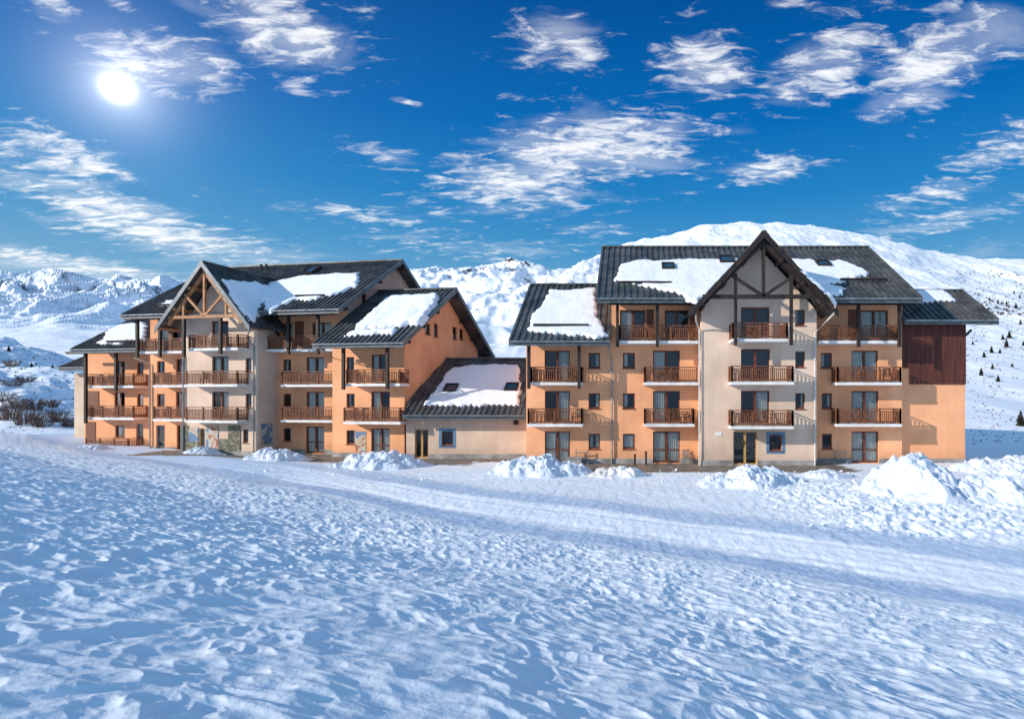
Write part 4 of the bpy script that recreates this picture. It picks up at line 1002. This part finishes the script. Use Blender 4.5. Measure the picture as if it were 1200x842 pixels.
# ------------------------------------------------------------------ light and sky
SEL = R(20.5); sh_ = Vector((-.90, -.435)).normalized()
SUN = Vector((sh_.x*math.cos(SEL), sh_.y*math.cos(SEL), math.sin(SEL)))
ld = bpy.data.lights.new('sun', 'SUN'); ld.energy = 4.8; ld.angle = R(.53); ld.color = (1, .905, .79)
lo = bpy.data.objects.new('sun', ld); COL.objects.link(lo); lo.rotation_euler = SUN.to_track_quat('Z', 'Y').to_euler()
w = bpy.data.worlds.new('World'); sc.world = w; w.use_nodes = True; nt = w.node_tree; N = nt.nodes; Lk = nt.links
N.clear(); out = N.new('ShaderNodeOutputWorld'); bg = N.new('ShaderNodeBackground')
sky = N.new('ShaderNodeTexSky'); sky.sky_type = 'NISHITA'; sky.sun_disc = False; sky.sun_elevation = SEL; sky.sun_rotation = math.atan2(SUN.x, SUN.y)
sky.altitude = 1800; sky.air_density = 1.0; sky.dust_density = .3; sky.ozone_density = 3.0
def mth(op, a, b=None, c=None):
    n = N.new('ShaderNodeMath'); n.operation = op
    for i, x in enumerate((a, b, c)):
        if x is None: continue
        if isinstance(x, (int, float)): n.inputs[i].default_value = x
        else: Lk.new(x, n.inputs[i])
    return n.outputs[0]
tc = N.new('ShaderNodeTexCoord'); sp = N.new('ShaderNodeSeparateXYZ'); Lk.new(tc.outputs['Generated'], sp.inputs[0])
dx, dy, dzz = sp.outputs
az = mth('ARCTAN2', dx, dy); el = mth('ARCSINE', dzz)
# deep polarised blue aloft, paler low down, lifted overhead as fill
rmp = N.new('ShaderNodeValToRGB'); es = rmp.color_ramp.elements; es[0].position = 0; es[0].color = (.6,.97,1.18,1)
es[1].position = 1; es[1].color = (.12,.38,.85,1)
for p, c in ((.10,(.34,.76,1.12)),(.15,(.13,.58,1.08)),(.20,(.035,.43,1.02)),(.27,(.004,.28,.88)),(.38,(.001,.155,.60)),(.6,(.08,.40,.8))):
    x = es.new(p); x.color = (*c, 1)
Lk.new(mth('MULTIPLY', el, 1/1.5708), rmp.inputs[0])
mul = N.new('ShaderNodeMix'); mul.data_type = 'RGBA'; mul.blend_type = 'MULTIPLY'; mul.inputs[0].default_value = 1
gm = N.new('ShaderNodeMix'); gm.data_type = 'RGBA'; gm.inputs[0].default_value = .85; gm.inputs[7].default_value = (7,7,7,1)
Lk.new(sky.outputs[0], gm.inputs[6])           # even out the Nishita brightness a little
Lk.new(gm.outputs[2], mul.inputs[6]); Lk.new(rmp.outputs[0], mul.inputs[7])
# the half of the sky behind the camera is paler, added as fill for the fronts
bk_ = N.new('ShaderNodeMapRange'); bk_.interpolation_type = 'SMOOTHSTEP'; bk_.inputs[1].default_value = .25; bk_.inputs[2].default_value = -.5; Lk.new(dy, bk_.inputs[0])
bm = N.new('ShaderNodeMix'); bm.data_type = 'RGBA'; Lk.new(bk_.outputs[0], bm.inputs[0]); Lk.new(mul.outputs[2], bm.inputs[6]); bm.inputs[7].default_value = (3.8,6.35,9.8,1)
mul = bm
# clouds: noise in the plane of the cloud layer, gathered in patches of the sky
den = mth('ADD', mth('MAXIMUM', dzz, 0.0), .10)
cv = N.new('ShaderNodeCombineXYZ'); Lk.new(mth('DIVIDE', dx, den), cv.inputs[0]); Lk.new(mth('DIVIDE', dy, den), cv.inputs[1])
def cn(scale, detail, rough, dist, rot=0, st=(1,1,1)):
    mp = N.new('ShaderNodeMapping'); mp.inputs['Scale'].default_value = st; mp.inputs['Rotation'].default_value = (0,0,rot); Lk.new(cv.outputs[0], mp.inputs[0])
    n = N.new('ShaderNodeTexNoise'); n.inputs['Scale'].default_value = scale; n.inputs['Detail'].default_value = detail; n.inputs['Roughness'].default_value = rough; n.inputs['Distortion'].default_value = dist
    Lk.new(mp.outputs[0], n.inputs['Vector']); return n.outputs['Fac']
n1 = cn(9, 12, .66, .5, R(14), (1, 2.1, 1)); n2 = cn(2.6, 5, .55, .2)
cp = N.new('ShaderNodeCombineXYZ'); Lk.new(az, cp.inputs[0]); Lk.new(el, cp.inputs[1])
BL = [(65,18,34,20,0,.9),(200,70,95,34,-8,.95),(330,40,85,38,0,1),(415,8,40,14,0,.5),(650,52,58,28,0,.9),(828,74,55,34,10,1.1),(960,78,75,34,-8,1),(1100,70,95,40,-14,1.1),(1180,50,50,40,0,.7),
 (70,180,90,24,12,1),(150,255,170,26,12,1.1),(230,285,160,24,6,.9),(700,175,130,40,-6,1.1),(610,215,120,34,-4,1),(905,197,52,14,-4,1.1),(1100,225,80,18,-10,.9),(1165,180,60,26,-15,.9),
 (450,185,60,14,5,.8),(345,105,24,9,0,.8),(478,120,16,5,0,.9),(60,308,200,13,4,1.0),(420,250,130,12,0,.7),(560,290,150,16,0,.7),(700,270,60,9,0,.6),(1090,265,130,16,-6,.75),(1190,285,80,18,0,.5),(1060,105,60,24,0,.6),(915,5,30,8,0,.8),(140,5,24,8,0,.8),(480,280,90,16,0,.6)]
tot = None
for (px, py, rx, ry, rot, st) in BL:
    r_ = (px-CX)/FP; e_ = (HY-py)/FP; a_ = math.atan(r_); l_ = math.atan(e_/math.hypot(1, r_)); q = 1/math.sqrt(1+r_*r_)
    rxa = rx/FP*q*q*1.15; rya = ry/FP*q*1.1
    sb_ = N.new('ShaderNodeVectorMath'); sb_.operation = 'SUBTRACT'; Lk.new(cp.outputs[0], sb_.inputs[0]); sb_.inputs[1].default_value = (a_, l_, 0)
    ro = -R(rot); res = []
    for ax in ((math.cos(ro)/rxa, math.sin(ro)/rxa, 0), (-math.sin(ro)/rya, math.cos(ro)/rya, 0)):
        dt = N.new('ShaderNodeVectorMath'); dt.operation = 'DOT_PRODUCT'; Lk.new(sb_.outputs[0], dt.inputs[0]); dt.inputs[1].default_value = ax; res.append(dt.outputs['Value'])
    d2 = mth('ADD', mth('MULTIPLY', res[0], res[0]), mth('MULTIPLY', res[1], res[1]))
    g = mth('MULTIPLY', mth('POWER', 2.718, mth('MULTIPLY', d2, -.8)), st)
    tot = g if tot is None else mth('MAXIMUM', tot, g)
dens = mth('ADD', mth('MULTIPLY', n1, 1.0), mth('ADD', mth('MULTIPLY', tot, .34), mth('MULTIPLY', mth('SUBTRACT', n2, .5), .35)))
mr = N.new('ShaderNodeMapRange'); mr.interpolation_type = 'SMOOTHSTEP'; mr.inputs[1].default_value = .67; mr.inputs[2].default_value = .98; Lk.new(dens, mr.inputs[0])
low = N.new('ShaderNodeMapRange'); low.inputs[1].default_value = -.02; low.inputs[2].default_value = .03; Lk.new(dzz, low.inputs[0])
sf = N.new('ShaderNodeMapRange'); sf.interpolation_type = 'SMOOTHSTEP'; sf.inputs[1].default_value = .7; sf.inputs[2].default_value = 1.5; sf.inputs[4].default_value = .32
vl = N.new('ShaderNodeMapRange'); vl.inputs[1].default_value = .26; vl.inputs[2].default_value = .06; vl.inputs[4].default_value = .55; Lk.new(el, vl.inputs[0])
Lk.new(mth('ADD', mth('ADD', tot, vl.outputs[0]), mth('MULTIPLY', mth('SUBTRACT', cn(3.2, 6, .55, .6, R(25), (1, 2.2, 1)), .42), 2.2)), sf.inputs[0])
cf = mth('MULTIPLY', mth('MULTIPLY', mth('MAXIMUM', mr.outputs[0], sf.outputs[0]), low.outputs[0]), .9)
mx = N.new('ShaderNodeMix'); mx.data_type = 'RGBA'; Lk.new(cf, mx.inputs[0]); Lk.new(mul.outputs[2], mx.inputs[6]); mx.inputs[7].default_value = (12.4,12.6,12.9,1)
# glow of the sun in the haze
sd = Vector(((138-CX)/FP, 1, (HY-103)/FP)).normalized()
dt = N.new('ShaderNodeVectorMath'); dt.operation = 'DOT_PRODUCT'; Lk.new(tc.outputs['Generated'], dt.inputs[0]); dt.inputs[1].default_value = sd
ang = mth('ARCCOSINE', mth('MINIMUM', dt.outputs['Value'], .999999))
glow = mth('ADD', mth('MULTIPLY', mth('POWER', 2.718, mth('MULTIPLY', mth('MULTIPLY', ang, ang), -1/(.0115**2))), 40), mth('ADD', mth('MULTIPLY', mth('POWER', 2.718, mth('MULTIPLY', ang, -1/.028)), 12), mth('MULTIPLY', mth('POWER', 2.718, mth('MULTIPLY', ang, -1/.15)), .6)))
gc = N.new('ShaderNodeVectorMath'); gc.operation = 'SCALE'; gc.inputs[0].default_value = (1,.97,.95); Lk.new(glow, gc.inputs['Scale'])
ad = N.new('ShaderNodeVectorMath'); ad.operation = 'ADD'; Lk.new(mx.outputs[2], ad.inputs[0]); Lk.new(gc.outputs[0], ad.inputs[1])
Lk.new(ad.outputs[0], bg.inputs[0]); bg.inputs[1].default_value = .085; Lk.new(bg.outputs[0], out.inputs[0])

# ------------------------------------------------------------------ camera
cd = bpy.data.cameras.new('camera'); cam = bpy.data.objects.new('camera', cd); COL.objects.link(cam)
cd.sensor_width = 36; cd.lens = 36*FP/1200; cd.shift_x = (600-CX)/1200; cd.shift_y = (HY-421)/1200
cd.clip_start = .1; cd.clip_end = 30000
cam.location = (0, 0, EYE); cam.rotation_euler = (R(90), 0, 0); sc.camera = cam
sc.view_settings.view_transform = 'Standard'; sc.view_settings.look = 'None'; sc.view_settings.exposure = 0
sc.cycles.transparent_max_bounces = 12
